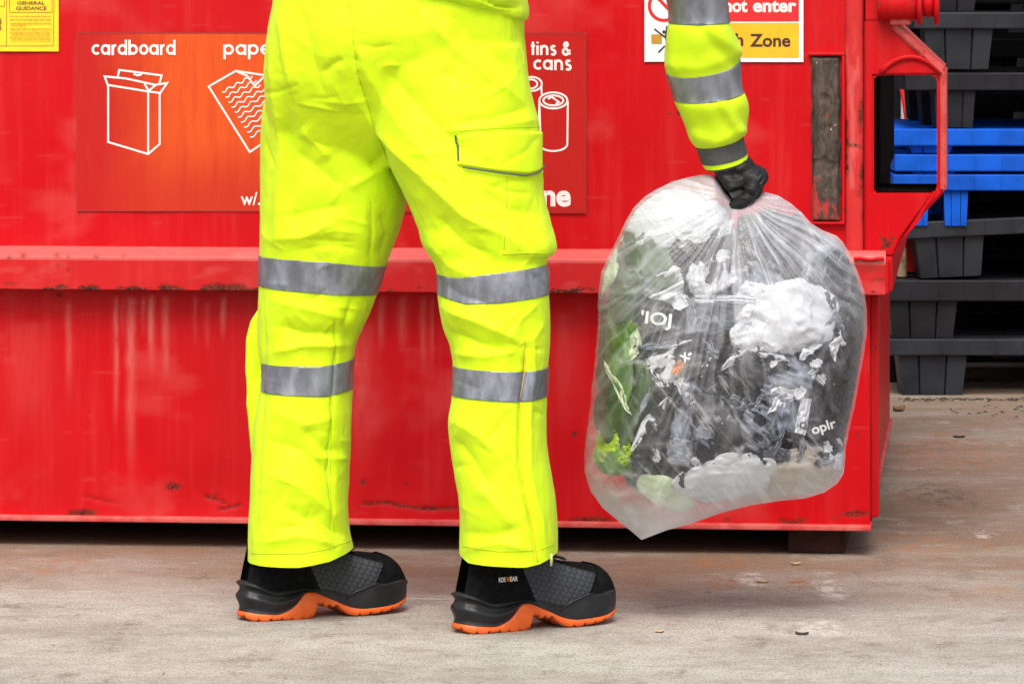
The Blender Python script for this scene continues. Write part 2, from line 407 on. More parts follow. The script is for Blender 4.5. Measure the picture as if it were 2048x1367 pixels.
# horizontal rail wrapping the corner: slanted top, flat face, rusty lower lip
def rail():
    z1 = BP(600, 494)[1]; zf = BP(600, 513)[1]; z0 = BP(600, 579)[1]
    d = -0.052; xr = BP(1771, 540, d)[0]
    prof = []
    for (ya, za), (yb, zb), k in (((.003, z1), (-.012, z1), 3), ((-.012, z1), (d, zf), 7), ((d, zf), (d, z0), 26), ((d, z0), (.004, z0), 8)):
        for t in np.linspace(0, 1, k, endpoint=False): prof.append((ya + (yb - ya) * t, za + (zb - za) * t))
    prof.append((.004, z0)); prof = np.array(prof)
    xs = np.concatenate([np.linspace(X0, XL, 5)[:-1], np.arange(XL, xr, .0045), [xr]])
    X = np.repeat(xs[None], len(prof), 0); Y = np.repeat(prof[:, :1], len(xs), 1); Z = np.repeat(prof[:, 1:], len(xs), 1)
    px, py = bproj(X, Y, Z)
    low = 579 + (px * .0058)
    nz = fbm(p2(px / 30, py / 14), 4, 40) + .5 * fbm(p2(px / 130, 0 * py), 2, 41)
    rust = sm(.15, .4, nz + .55 * sm(low - 16, low - 2, py) - .25) * sm(low - 22, low - 6, py)
    rust = np.maximum(rust, .9 * blobs(px, py, [(18, 515, 4, 5, 1), (46, 510, 6, 6, 1), (115, 510, 6, 5, 1), (115, 531, 3, 4, .8), (136, 512, 3, 5, .8), (136, 541, 2, 4, .7), (192, 513, 5, 4, 1), (247, 510, 3, 6, .8), (240, 540, 3, 3, .6), (20, 568, 14, 3, .8), (1740, 540, 26, 8, .5), (1756, 560, 14, 5, .8), (1715, 532, 10, 5, .6)]))
    Z = Z + .0012 * fbm(p2(X * 9, Y * 30), 3, 6); Y = Y + .0018 * fbm(p2(X * 3, Z * 12), 3, 2)
    pale = .35 * sm(0, 1, -Y * 60) * (1 - sm(zf - .004, zf - .012, Z) * 0 ) * (Z > zf - .006) + .12 * sm(.0, .6, fbm(p2(px / 60, py / 30), 4, 8)) + .05  # top highlight painted in as paler colour on the slope, plus random fading
    pale = pale + .5 * np.exp(-((px - 1740) / 40) ** 2 - ((py - 520) / 8) ** 2)
    o = mk('rail', np.stack([X, Y, Z], -1), gridf(len(prof), len(xs), flip=True), PAINT, bin_, True, {'rust': rust, 'pale': np.clip(pale, 0, 1)})
    o.data.shade_auto_smooth if False else None
    # return of the rail round the corner, with a capped end
    b1 = bevelbox((xr - .004, d + .003, z0 + .002), (xr + .006, .02, zf + .004), .003)
    b2 = bevelbox((-.006, -.02, z0 + .004), (BP(1786, 560, 0)[0], DEEP, zf + .008), .006)
    bmobj('rail_return', [b1, b2], PAINT2, bin_)
    w = []
    for q in np.linspace(0, 1, 14): w.append((BP(1708 + 60 * q, 0, d)[0], d - .003, BP(1740, 518, d)[1] + .0012 * math.sin(q * 9)))
    v, f = tube(w, .004, 8); mk('weld_bead', v, f, PAINT2, bin_)
rail()
# lower flange
lx = BP(1742, 1050, -.016)[0]
n = N('scuffed_flange_paint'); n.set(n.mix(n.ramp(n.noise(40, 6, .75, (1, 1, 3)), .62, .70), n.mix(n.ramp(n.noise(25, 4), .3, .7), (.52, .05, .05), (.62, .13, .11)), (.09, .03, .02)), .5, spec=.2); FLG = n.m
bmobj('bottom_flange', bevelbox((X0, -.016, BOT), (lx, DEEP, BOT + .011), .003), FLG, bin_)
# corner post and end-wall stiffeners
cx0, _ = BP(1690, 300); cx1, _ = BP(1727, 300)
def post():
    r = .012; prof = [(cx0, .02)] + [(cx0 + r - r * math.cos(t), -.012 + r - r * math.sin(t)) for t in np.linspace(0, math.pi / 2, 7)]
    prof += [(x, -.012) for x in np.linspace(cx0 + r, cx1 - r, 7)[1:-1]] + [(cx1 - r + r * math.sin(t), -.012 + r - r * math.cos(t)) for t in np.linspace(0, math.pi / 2, 7)] + [(cx1, .02)]
    prof = np.array(prof); zs = np.arange(zl1 + .002, TOP - .02, .0036)
    X = np.repeat(prof[None, :, 0], len(zs), 0); Y = np.repeat(prof[None, :, 1], len(zs), 0); Z = np.repeat(zs[:, None], len(prof), 1)
    px, py = bproj(X, Y, Z); nz = fbm(p2(px / 22, py / 26), 4, 50)
    rust = np.clip(1.5 * blobs(px, py, [(1693, 292, 5, 30, 1), (1722, 230, 7, 40, .9), (1724, 340, 6, 50, .9), (1694, 350, 4, 44, .8), (1726, 430, 6, 40, .6), (1726, 80, 4, 30, .6), (1692, 430, 4, 40, .5)]) + 1.1 * nz * 1 - .55, 0, 1)
    for pts in ([(1688, 288), (1700, 292), (1712, 289), (1726, 294)], [(1693, 240), (1690, 300), (1692, 320)]):
        D, t = polydist(px + 4 * nz, py + 4 * fbm(p2(px / 15, py / 15), 2, 51), pts); rust = np.maximum(rust, 1.2 * np.exp(-(D / 2.4) ** 2))
    pale = .10 + .25 * sm(0, .5, fbm(p2(px / 12, py / 60), 3, 52)) * (px < 1722)
    mk('corner_post', np.stack([X, Y + .001 * nz, Z], -1), gridf(len(zs), len(prof)), PAINT, bin_, True, {'rust': rust, 'pale': pale})
post()
bmobj('end_stiffener', bevelbox((-.001, .05, BOT + .02), (.016, .14, zl0), .004), PAINT2, bin_)
# worn wear plate in its recess
def wear():
    n = N('worn_grey_plate')
    a = n.noise(60, 6, .75, (1, 1, .35)); b = n.noise(14, 6, .7, (1.2, 1, .5))
    c = n.mix(n.ramp(a, .35, .65), (.035, .028, .024), (.105, .078, .06))
    sep = n.node('SeparateXYZ'); n.put(sep.inputs[0], n.pos())
    lowz = n.ramp(sep.outputs[2], BP(1650, 250)[1], BP(1650, 440)[1], 0, .2)
    c = n.mix(n.ramp(n.math('ADD', b, lowz), .66, .72, 0, .8), c, (.42, .035, .03))
    c = n.mix(n.ramp(n.noise(90, 4, .7), .66, .7), c, (.5, .4, .3))
    n.set(c, .8, spec=.2); n.bump(a, .8, .004)
    (xa, za), (xb, zb) = BP(1623, 443), BP(1681, 113)
    xs = np.linspace(xa, xb, 40); zs = np.linspace(za, zb, 200); X, Z = np.meshgrid(xs, zs)
    e = np.minimum.reduce([X - xa, xb - X, Z - za, zb - Z])
    Y = -.014 + .012 * (1 - sm(0, .006, e)) + .003 * fbm(p2(X * 30, Z * 14), 4, 3) + .004 * sm(.2, .6, fbm(p2(X * 22, Z * 22), 3, 5))
    X2 = X + .003 * fbm(p2(Z * 30, X * 0 + 3), 3, 9) * (e < .004)
    mk('wear_plate', np.stack([X2, Y, Z], -1), gridf(200, 40), n.m, bin_)
    fr = []
    for a, b in (((1617, 111), (1690, 105)), ((1684, 448), (1690, 111)), ((1617, 448), (1690, 443))):
        (x0, z0), (x1, z1) = BP(*a), BP(*b)
        fr.append(bevelbox((min(x0, x1), -.012, min(z0, z1)), (max(x0, x1), .004, max(z0, z1)), .002))
    bmobj('wear_plate_frame', fr, PAINT2, bin_)
wear()
# lifting pocket: an eight-cornered steel tube along the end wall, open at both ends
OUT = [(1729, 38), (1786, 38), (1890, 137), (1890, 382), (1800, 478), (1787, 512), (1729, 512)]
INN = [(1748, 152), (1790, 150), (1868, 150), (1874, 158), (1874, 378), (1868, 386), (1748, 386)]
pk = prism([BP(*p) for p in OUT], -.004, .36, [BP(*p) for p in INN], .004)
bmobj('fork_pocket', pk, PAINT2, bin_)
n = N('pocket_shade_paint'); n.set(n.mix(n.ramp(n.noise(20, 5, .7), .45, .62), (.004, .0035, .0035), (.012, .006, .005)), 1.0, spec=.02)  # near-black colour stands in for the shade inside the pocket
shade_black = n.m
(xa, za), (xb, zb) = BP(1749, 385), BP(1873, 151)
bmobj('pocket_shade_plates', [bevelbox((xa - .001, .012, za), (xa + .003, 1.97, zb), 0), bevelbox((-.003, .4, za - .16), (.003, 1.97, za - .001), 0), bevelbox((xa + .0035, .012, za - .001), (xb - .001, .355, za + .003), 0)], shade_black, bin_)  # added plates that carry the painted shade along end wall and floor
# arched lip above the opening, edge strips
arch = [(*BP(1762 + 118 * t, 146 - 32 * math.sin(math.pi * t) ** .7, -.006),) for t in np.linspace(0, 1, 14)]
v, f = tube([(x, -.006, z) for x, z in arch], .006, 8); mk('pocket_lip', v, f, PAINT2, bin_)
st = []
for a, b in (((1788, 38), (1893, 137)), ((1893, 137), (1893, 382))):
    x0, z0 = BP(*a); x1, z1 = BP(*b)
    dx, dz = x1 - x0, z1 - z0; L = math.hypot(dx, dz); nx, nz = -dz / L * .012, dx / L * .021
    st.append(prism([(x0, z0), (x1, z1), (x1 - nx, z1 - nz), (x0 - nx, z0 - nz)], -.012, .37, None, .004))
n = N('rubbed_edge_paint'); c = n.mix(n.ramp(n.noise(60, 5, .7), .45, .65), (.54, .07, .06), (.42, .02, .02))
c = n.mix(n.ramp(n.noise(34, 6, .75), .63, .68), c, (.12, .05, .03)); n.set(c, .45)
rub = n.m
bmobj('pocket_edge', st, rub, bin_)
# hinge tube with flanges at the top right
def hinge():
    z = BP(1800, 8)[1]; r = .033
    def cyl(x0, x1, r, yy=-.02):
        xs = np.array([x0, x0 + .003, x1 - .003, x1]); rr = np.array([r - .003, r, r, r - .003])
        return tube(np.stack([xs, 0 * xs + yy, 0 * xs + z], -1), rr, 28)
    xa = BP(1755, 8)[0]; xf, xg = BP(1834, 8)[0], BP(1868, 8)[0]
    v, f = join([cyl(xa, xf, r), cyl(xf + .012, xg, r * .8)])
    mk('hinge_tube', v, f, PAINT2, bin_)
    for x in (xf, xg):
        v, f = cyl(x, x + .011, r * 1.28); mk('hinge_flange', v, f, PAINT2, bin_)
    (x0, z0), (x1, z1) = BP(1780, 50), BP(1822, 30)
    bmobj('hinge_foot', bevelbox((x0, -.03, z0), (x1, .08, z1), .004), rub, bin_)
    bmobj('hinge_bracket', bevelbox((BP(1730, 0)[0], -.006, BP(0, 42)[1]), (BP(1790, 0)[0], .12, TOP - .05), .006), PAINT2, bin_)
hinge()
# skids under the container
dk = plain('skid_steel', (.036, .014, .010), .8, .4, 20, spec=.2)
for px in (1632, -420):
    x = BP(px, 1090)[0]
    bmobj('skid', bevelbox((x - .057, .03, .001), (x + .057, DEEP - .1, BOT - .001), .004), dk, bin_)

bmobj('skid', bevelbox((X0 + .1, .52, .001), (-.18, .64, BOT - .001), .004), dk, bin_)  # added unseen cross-member, blocks light to darken the ground beneath
# ---- notices on the container: flat printed plates with their lettering
def sheet(name, x0, y0, x1, y1, d, m, parent, t=.0012, steps=1):
    (xa, za), (xb, zb) = BP(x0, y1), BP(x1, y0)
    o = bmobj(name, bevelbox((xa, d, za), (xb, d + t, zb), .0004, 1), m, parent); return o
def ribbon(lines, w, d):
    """flat mitred strokes (photo pixels) on the container face"""
    parts = []
    for k, (pts, closed) in enumerate(lines):
        p = np.array([BP(*q) for q in pts]); n = len(p)
        hw = w / 2 / 1005.
        t = np.roll(p, -1, 0) - p if closed else np.diff(p, axis=0)
        t /= np.linalg.norm(t, axis=1)[:, None] + 1e-9
        nn = np.stack([-t[:, 1], t[:, 0]], -1)
        if closed: a, b = np.roll(nn, 1, 0), nn
        else: a = np.concatenate([nn[:1], nn]); b = np.concatenate([nn, nn[-1:]])
        m = a + b; m /= np.linalg.norm(m, axis=1)[:, None] + 1e-9
        sc = hw / np.clip((m * b).sum(1), .4, 1)
        l, r = p + m * sc[:, None], p - m * sc[:, None]
        dd = d - .00004 * k
        V = np.stack([np.insert(l, 1, dd, 1), np.insert(r, 1, dd, 1)], 1).reshape(-1, 3)
        f = [[2 * i, 2 * i + 1, 2 * j + 1, 2 * j] for i in range(n if closed else n - 1) for j in [(i + 1) % n]]
        parts.append((V, f))
    return join(parts)
def textmesh(s, bold=0.0, shear=0.0):
    cu = bpy.data.curves.new('t', 'FONT'); cu.body = s; cu.offset = bold; cu.shear = shear; cu.resolution_u = 5
    o = bpy.data.objects.new('t', cu); C.objects.link(o)
    dg = bpy.context.evaluated_depsgraph_get(); dg.update()
    me = bpy.data.meshes.new_from_object(o.evaluated_get(dg))
    V = np.array([v.co[:] for v in me.vertices]); Fs = [list(p.vertices) for p in me.polygons]
    bpy.data.objects.remove(o); bpy.data.curves.remove(cu); bpy.data.meshes.remove(me)
    return V, Fs
def words(name, items, d, m, parent):
    """items: (string, box in photo pixels, bold); one mesh per word"""
    for s, (x0, y0, x1, y1), bold in items:
        V, f = textmesh(s, bold + .014)
        lo, hi = V.min(0), V.max(0)
        (xa, za), (xb, zb) = BP(x0, y1), BP(x1, y0)
        X = xa + (V[:, 0] - lo[0]) / (hi[0] - lo[0]) * (xb - xa); Z = za + (V[:, 1] - lo[1]) / (hi[1] - lo[1]) * (zb - za)
        mk(name, np.stack([X, 0 * X + d, Z], -1), f, m, parent, False)
def arc(cx, cy, r, a, b, k=18): return [(cx + r * math.cos(t), cy + r * math.sin(t)) for t in np.linspace(math.radians(a), math.radians(b), k)]
_O = (arc(.5, .5, .42, 0, 360, 30)[:-1], True)
GLY = {'a': ([_O, ([(.92, -.08), (.92, 1.0)], False)], 1.13), 'd': ([_O, ([(.92, -.08), (.92, 1.5)], False)], 1.13), 'b': ([_O, ([(.08, -.08), (.08, 1.5)], False)], 1.13), 'p': ([_O, ([(.08, -.5), (.08, 1.0)], False)], 1.13),
       'o': ([_O], 1.06), 'c': ([(arc(.5, .5, .42, 48, 312), False)], .94), 'r': ([([(.1, -.08), (.1, 1.0)], False), ([(.1, .55)] + arc(.44, .60, .32, 165, 80, 8), False)], .60),
       'e': ([(arc(.5, .5, .42, 0, 318), False), ([(.1, .5), (.9, .5)], False)], 1.0), 't': ([([(.26, -.06), (.26, 1.4)], False), ([(.0, .94), (.52, .94)], False)], .58), 'i': ([([(.1, -.08), (.1, 1.0)], False), ([(.1, 1.22), (.1, 1.4)], False)], .32),
       'n': ([([(.1, -.08), (.1, 1.0)], False), ([(.1, .5)] + arc(.46, .56, .36, 165, 0, 12) + [(.82, -.08)], False)], 1.02),
       's': ([(arc(.4, .70, .22, 30, 250, 10) + arc(.4, .22, .24, 80, -150, 12), False)], .80), ' ': ([], .42),
       '&': ([([(.95, -.02), (.28, .92), (.25, 1.12), (.36, 1.28), (.54, 1.3), (.66, 1.16), (.62, .98), (.30, .66), (.12, .45), (.10, .22), (.24, .02), (.48, -.04), (.74, .12), (.92, .52)], False)], 1.1)}
def rounded(s, x0, x1, base, xh, w, d, m, parent):
    """geometric rounded lettering drawn as strokes: left, right, baseline and x-height in photo pixels"""
    tot = sum(GLY[c][1] + .13 for c in s) - .13; k = (x1 - x0) / tot; x = x0; L = []
    for c in s:
        for p, cl in GLY[c][0]: L.append(([(x + a * k, base - b * xh) for a, b in p], cl))
        x += (GLY[c][1] + .13) * k
    v, f = ribbon(L, w, d); mk('lettering', v, f, m, parent, False)
# recycling notice, faded red to orange
n = N('faded_orange_notice')
sep = n.node('SeparateXYZ'); n.put(sep.inputs[0], n.pos())
xa, xb = BP(155, 0)[0], BP(1172, 0)[0]; zt, zb_ = BP(600, 66)[1], BP(600, 422)[1]
gx = n.math('ADD', sep.outputs[0], n.math('MULTIPLY', n.math('SUBTRACT', n.noise(4, 4), .5), .25))
l_ = n.ramp(gx, xa + .03, xa + .2); r_ = n.ramp(gx, xb - .08, xb - .55)
gz = n.ramp(sep.outputs[2], zb_ + .02, zb_ + .17)
ora = n.math('MULTIPLY', n.math('MULTIPLY', l_, r_), n.math('ADD', n.math('MULTIPLY', gz, .7), .3))
c = n.mix(n.math('MULTIPLY', ora, n.ramp(n.noise(12, 5, .65, (4, 1, .5)), .2, .6, .55, 1)), (.44, .012, .010), (.62, .082, .013))
c = n.mix(n.ramp(n.noise(30, 4, .7, (6, 1, .2)), .5, .8, 0, .35), c, (.40, .05, .02))
n.set(c, .5, spec=.15)
NW = plain('white_vinyl', (.78, .70, .66), .5, .06, 60)
sg = sheet('recycling_notice', 155, 66, 1172, 422, -.0032, n.m, bin_)
tag(sg, 'faded orange-red notice')
D1 = -.0037
rounded('cardboard', 185, 353, 109, 19.5, 5.0, D1, NW, sg); rounded('paper', 448, 556, 109, 19.5, 5.0, D1, NW, sg)
rounded('tins &', 1062, 1143, 109, 18, 4.9, D1, NW, sg); rounded('cans', 1068, 1144, 139, 19, 4.9, D1, NW, sg)
words('lettering', [('ne', (1084, 381, 1142, 413), .022)], D1, NW, sg)
n = N('worn_vinyl_remnant'); n.set(n.mix(n.ramp(n.noise(90, 4, .7), .52, .62), (.50, .03, .012), (.54, .07, .04)), .5)
words('lettering', [('w/.', (482, 384, 521, 410), 0.0)], D1, NW, sg)
box = [([(210, 153), (252, 157), (312, 170), (335, 166), (321, 186), (297, 183), (216, 170)], True), ([(236, 155), (239, 140), (324, 151), (319, 168)], False),
       ([(217, 172), (217, 284), (297, 308), (320, 288), (320, 186)], False), ([(297, 184), (297, 306)], False), ([(290, 168), (298, 182), (312, 170)], False), ([(268, 148), (276, 151), (284, 149)], False)]
v, f = ribbon(box, 4.0, D1); mk('cardboard_box_symbol', v, f, NW, sg, False)
pap = [([(418, 173), (472, 142), (560, 155), (580, 250), (500, 304)], True), ([(472, 142), (495, 152), (510, 172), (530, 152)], False)]
for k in range(10):
    a = np.array((445 + k * 6.2, 184 + k * 10.0)); b = np.array((505 + k * 8, 152 + k * 8.8))
    q = [tuple(a + (b - a) * t + np.array((.45, .9)) * 2.6 * math.sin(t * 22)) for t in np.linspace(0, 1, 26)]
    pap.append((q, False))
v, f = ribbon(pap[:2], 4.0, D1); mk('paper_symbol', v, f, NW, sg, False)
v, f = ribbon(pap[2:], 2.6, D1); mk('paper_symbol_lines', v, f, NW, sg, False)
def ell(cx, cy, a, b, t0=0, t1=2 * math.pi, k=40): return [(cx + a * math.cos(t), cy - b * math.sin(t)) for t in np.linspace(t0, t1, k)]
can = [(ell(1107, 201, 28, 16)[:-1], True), (ell(1107, 201, 20, 10)[:-1], True), ([(1079, 203), (1079, 290)] + ell(1107, 288, 28, 14, math.pi, 2 * math.pi, 16) + [(1136, 203)], False),
       ([(1096, 198), (1104, 194), (1118, 204), (1112, 208)], False), (ell(1064, 168, 20, 14)[:-1], True), (ell(1062, 168, 13, 9)[:-1], True), ([(1083, 172), (1084, 190)], False)]
v, f = ribbon(can, 3.8, D1); mk('drink_can_symbol', v, f, NW, sg, False)
# thin grey edge of the old notice
n = N('notice_edge'); n.set((.30, .012, .012), .6)
v, f = ribbon([([(155, 66), (1172, 67), (1172, 423), (155, 421)], True)], 2.2, D1); mk('notice_border', v, f, n.m, sg, False)
# yellow guidance notice
YEL = plain('yellow_vinyl', (.86, .58, .012), .45, .05, 40); BRN = plain('brown_print', (.16, .075, .006), .6, .1); BRN2 = plain('faint_brown_print', (.55, .30, .008), .6, .2, 200)
yg = sheet('guidance_notice', -75, -60, 118, 103, -.0036, YEL, bin_)
words('lettering', [('GENERAL', (35, 3, 91, 10), .02), ('GUIDANCE', (33, 13, 94, 21), .02)], -.0041, BRN, yg)
v, f = ribbon([([(14, -50), (14, 92)], False), ([(-70, 92), (107, 92), (110, -50)], False), ([(20, -5), (105, -5), (105, 25), (20, 25)], True), ([(-70, 13), (10, 13), (10, -50)], False)], 1.1, -.0041); mk('border', v, f, BRN, yg, False)
ln = []
rr = random.Random(4)
for k, (y, w) in enumerate(((33, 82), (39.5, 80), (47, 82), (51, 32), (58, 86), (64.5, 78), (69, 80), (75, 80), (79, 76))):
    x = 21 if k not in (3, 6, 8) else 24
    while x < 21 + w:
        q = rr.uniform(3, 12); ln.append(([(x, y), (min(x + q, 103), y)], False)); x += q + 1.6
v, f = ribbon(ln, 2.0, -.0041); mk('small_print', v, f, BRN2, yg, False)
v, f = ribbon([([(-6, 36), (1, 38), (3, 46), (-4, 54)], False), ([(0, 48), (3, 61)], False)], 3, -.0041); mk('figure_symbol', v, f, BRN, yg, False)
# white warning notice
WH = plain('white_plate', (.74, .74, .74), .4, .04, 20); RD = plain('red_print', (.62, .012, .014), .45, .05); AM = plain('amber_print', (.80, .42, .008), .45, .05); BLK = plain('black_print', (.018, .013, .012), .5); MAR = plain('maroon_print', (.05, .012, .012), .5)
wg = sheet('warning_notice', 1289, -90, 1607, 124, -.0036, WH, bin_)
sheet('red_field', 1392, -30, 1598, 43, -.0042, RD, wg, .0005); sheet('amber_field', 1392, 46, 1598, 115, -.0042, AM, wg, .0005)
words('lettering', [('Do', (1398, 1, 1432, 24), .02), ('not', (1449, 1, 1495, 25), .02), ('enter', (1506, 1, 1593, 25), .02)], -.0047, plain('white_print', (.76, .68, .66), .5, .03), wg)
words('lettering', [('Crus', (1404, 68, 1466, 94), .012), ('h', (1471, 67, 1487, 92), .012), ('Zone', (1500, 68, 1581, 94), .012)], -.0047, MAR, wg)
v, f = ribbon([(ell(1328, 12, 29, 29)[:-1], True), ([(1310, -10), (1350, 32)], False)], 6.5, -.0042); mk('prohibition_ring', v, f, RD, wg, False)
v, f = ribbon([([(1309, 58), (1332, 76), (1334, 92)], False), ([(1334, 52), (1331, 76)], False), ([(1330, 92), (1317, 105)], False), ([(1334, 90), (1346, 106)], False), (ell(1328, 64, 1.6, 1.6)[:-1], True)], 3.0, -.0046)
mk('figure_symbol', v, f, BLK, wg, False)
n = N('hatched_amber_print'); ck = n.node('TexChecker'); n.put(ck.inputs[0], n.pos()); ck.inputs['Scale'].default_value = 400
ck.inputs[1].default_value = (.75, .42, .02, 1); ck.inputs[2].default_value = (.18, .08, .02, 1); n.set(ck.outputs[0], .5)
sheet('crush_symbol', 1303, 69, 1324, 88, -.0042, n.m, wg, .0004)
# ------------------------------------------------------------------ pallets behind
YP = 12.5
def KP(py): return H - (py - HOR) / F * YP
def KX(px): return (px - 1024) / F * YP
DARK = plain('dark_grey_plastic', (.018, .0205, .026), .5, .35, 9, .3, 60, spec=.3); DARKER = plain('black_plastic', (.012, .012, .015), .5, .35, 9, .3, 60, spec=.25)
BLUE = plain('blue_plastic', (.004, .085, .50), .55, .2, 12, .25, 80, spec=.15)
def foot_bm(x, y, w, dpt, z0, z1):
    """tapered hollow-looking block with two grooves on the face"""
    bm = bmesh.new()
    k = min(.012, w * .06)
    segs = [(-.5, 0), (-.22, 0), (-.205, .008), (-.19, 0), (.19, 0), (.205, .008), (.22, 0), (.5, 0)]
    rings = []
    for z, t in ((z0, k), (z1, 0)):
        pts = [(x + s * (w - 2 * t), y - dpt / 2 + t + g) for s, g in segs] + [(x + w / 2 - t, y + dpt / 2 - t), (x - w / 2 + t, y + dpt / 2 - t)]
        rings.append([bm.verts.new((a, b, z)) for a, b in pts])
    n = len(rings[0])
    for i in range(n): bm.faces.new((rings[0][i], rings[0][(i + 1) % n], rings[1][(i + 1) % n], rings[1][i]))
    bm.faces.new(rings[0][::-1]); bm.faces.new(rings[1])
    return bm
def make_pallet(name, m, fh=.11, th=.045, wdt=1.2, dep=1.0, fw=.2, fx=.03):
    """origin: front left corner at the feet's base"""
    r = empty(name)
    lip = [bevelbox((0, 0, fh), (wdt, .03, fh + th), .004), bevelbox((0, dep - .03, fh), (wdt, dep, fh + th), .004),
           bevelbox((0, .0305, fh), (.03, dep - .0305, fh + th), .004), bevelbox((wdt - .03, .0305, fh), (wdt, dep - .0305, fh + th), .004)]
    for k in range(11):
        y = .06 + k * (dep - .12 - .06) / 10
        lip.append(bevelbox((.0305, y, fh + th - .022), (wdt - .0305, y + .055, fh + th - .002), .002, 1))
    for k in range(1, 16): # ribs under the front lip
        x = k * wdt / 16
        lip.append(bevelbox((x, -.0025, fh + .004), (x + .004, .001, fh + th - .006), 0))
    d = bmobj('deck', lip, m, r)
    if fw:
        for i in range(3):
            for j in range(3):
                x = fx + fw / 2 + i * (wdt - 2 * fx - fw) / 2; y = .012 + .075 + j * (dep - .024 - .15) / 2
                bmobj('foot', foot_bm(x, y, fw, .15, 0, fh - .001), m, r)
    return r
def place_tree(o, parent=None):
    c = o.copy(); C.objects.link(c); c.parent = parent
    for ch in o.children:
        q = ch.copy(); C.objects.link(q); q.parent = c
    return c
PG = 'plastic pallets stacked behind the container'
def pal(proto, top, xl, lab, rot=0, tilt=0, yaw=0, first=False, h=None, dy=0):
    o = proto if first else place_tree(proto)
    o.location = (KX(xl), YP + dy, KP(top) - h); o.rotation_euler = (0, tilt, yaw)
    tag(o, lab, 'pallet', PG); return o
H1 = .155
d1 = make_pallet('plastic_pallet', DARK, .112, .046, fw=.19, fx=.03)
pal(d1, 684, 1776, 'dark grey plastic pallet at the bottom of the stack, resting on the concrete', first=True, h=KP(684))
d1.location.z = 0
k2 = make_pallet('plastic_pallet', DARKER, .104, .05, fw=.115, fx=.082)
k1 = make_pallet('plastic_pallet', DARKER, .104, .058, fw=.19, fx=.012)
pal(k1, 560, 1770, 'black plastic pallet second from the ground', first=True, h=.162)
k1.location.z = .159
pal(d1, 462, 1816, 'dark grey pallet sloping up to the right just below the blue pallets', tilt=-.045, yaw=.03, h=.158, dy=.02).location.z = .322
b0 = make_pallet('plastic_pallet', BLUE, .098, .045, fw=.068, fx=.142); b1 = make_pallet('plastic_pallet', BLUE, .020, .047, fw=.12, fx=.05)
for q_ in (0, 1):
    bmobj('foot', foot_bm(.075 + .95 * q_, .087, .05, .15, 0, .097), BLUE, b0)
pal(b0, 349, 1786, 'lowest of the three nested bright blue pallets, standing on its feet', first=True, h=.143)
pal(b1, 309, 1789, 'middle one of the three nested bright blue pallets', first=True, h=.067)
pal(b1, 258, 1784, 'topmost of the three nested bright blue pallets', h=.067)
pal(k2, 155, 1812, 'black pallet resting directly on top of the blue pallets', first=True, h=.162, dy=.03).location.z = KP(258) + .002
pal(d1, 35, 1828, 'grey pallet with a pale front edge, second above the blue pallets', h=.158).location.z = KP(258) + .166
pal(k1, -85, 1815, 'black pallet at the top edge of the picture, highest in the stack', h=.162, dy=.03).location.z = KP(258) + .326
# row of black pallets behind, seen dark between the decks
for k in range(8):
    o = pal(k1, 0, 1935 + (k % 3) * 8, 'black pallet in the shaded stack behind the front pallets', h=0, dy=1.12); o.location.z = .1635 * k
    o['group'] = 'black pallets stacked in the second row'
    o = pal(k1, 0, 2057 + (k % 3) * 8, 'black pallet in the shaded stack behind the front pallets', h=0, dy=2.24); o.location.z = .1635 * k
    o['group'] = 'black pallets stacked in the second row'
# red pole, timber offcut, small red crate, white board
n = N('red_pole_paint'); n.set((.55, .01, .01), .4)
a, b = P(1800, 95, 13.9), P(1832, 300, 13.9); dr = (b - a); bot = a + dr * (a[2] / -dr[2])
v, f = tube([bot, a], .021, 16); tag(mk('pole', v, f, n.m), 'leaning red steel pole seen through the lifting pocket', 'pole')
wd = plain('weathered_wood', (.26, .19, .11), .85, .5, 40, .6, 90)
z0 = .159 + .162 + .001
a = P(1806, 470, 12.62)
tag(bmobj('timber_offcut', bevelbox((P(1795, 0, 12.62)[0], 12.62, z0), (P(1813, 0, 12.62)[0], 12.7, P(0, 466, 12.62)[2]), .003), wd), 'rough timber offcut on end between the container corner and the grey pallet', 'timber')
rc = empty('red_crate', (KX(1828), 12.86, z0)); tag(rc, 'small red plastic crate resting on the black pallet behind the container corner', 'crate')
n = plain('red_crate_plastic', (.52, .012, .014), .45, .2, 20)
bmobj('crate_body', [bevelbox((-.04, -.05, .001), (.045, .05, .085), .004)], n, rc); bmobj('crate_rim', [bevelbox((-.046, -.056, .086), (.051, .056, .104), .004)], n, rc)
wb = plain('white_board_paint', (.5, .53, .56), .6, .3, 14)
a = P(1838, 180, 15.4); tag(bmobj('board', bevelbox((a[0] - .06, 15.4, 0), (a[0] + .09, 15.43, a[2] + .02), .003), wb), 'pale board standing far behind the stack, glimpsed through the lifting pocket', 'board')
n = N('dark_cladding'); wv = n.node('TexWave'); n.put(wv.inputs[0], n.pos()); wv.inputs['Scale'].default_value = 4
n.set(n.mix(wv.outputs[1], (.005, .005, .006), (.009, .009, .010)), .9, spec=.05)
tag(bmobj('yard_wall', bevelbox((-8, 17.2, 0), (12, 17.4, 4), .01), n.m), 'dark clad wall at the back of the yard behind the pallets', 'wall')
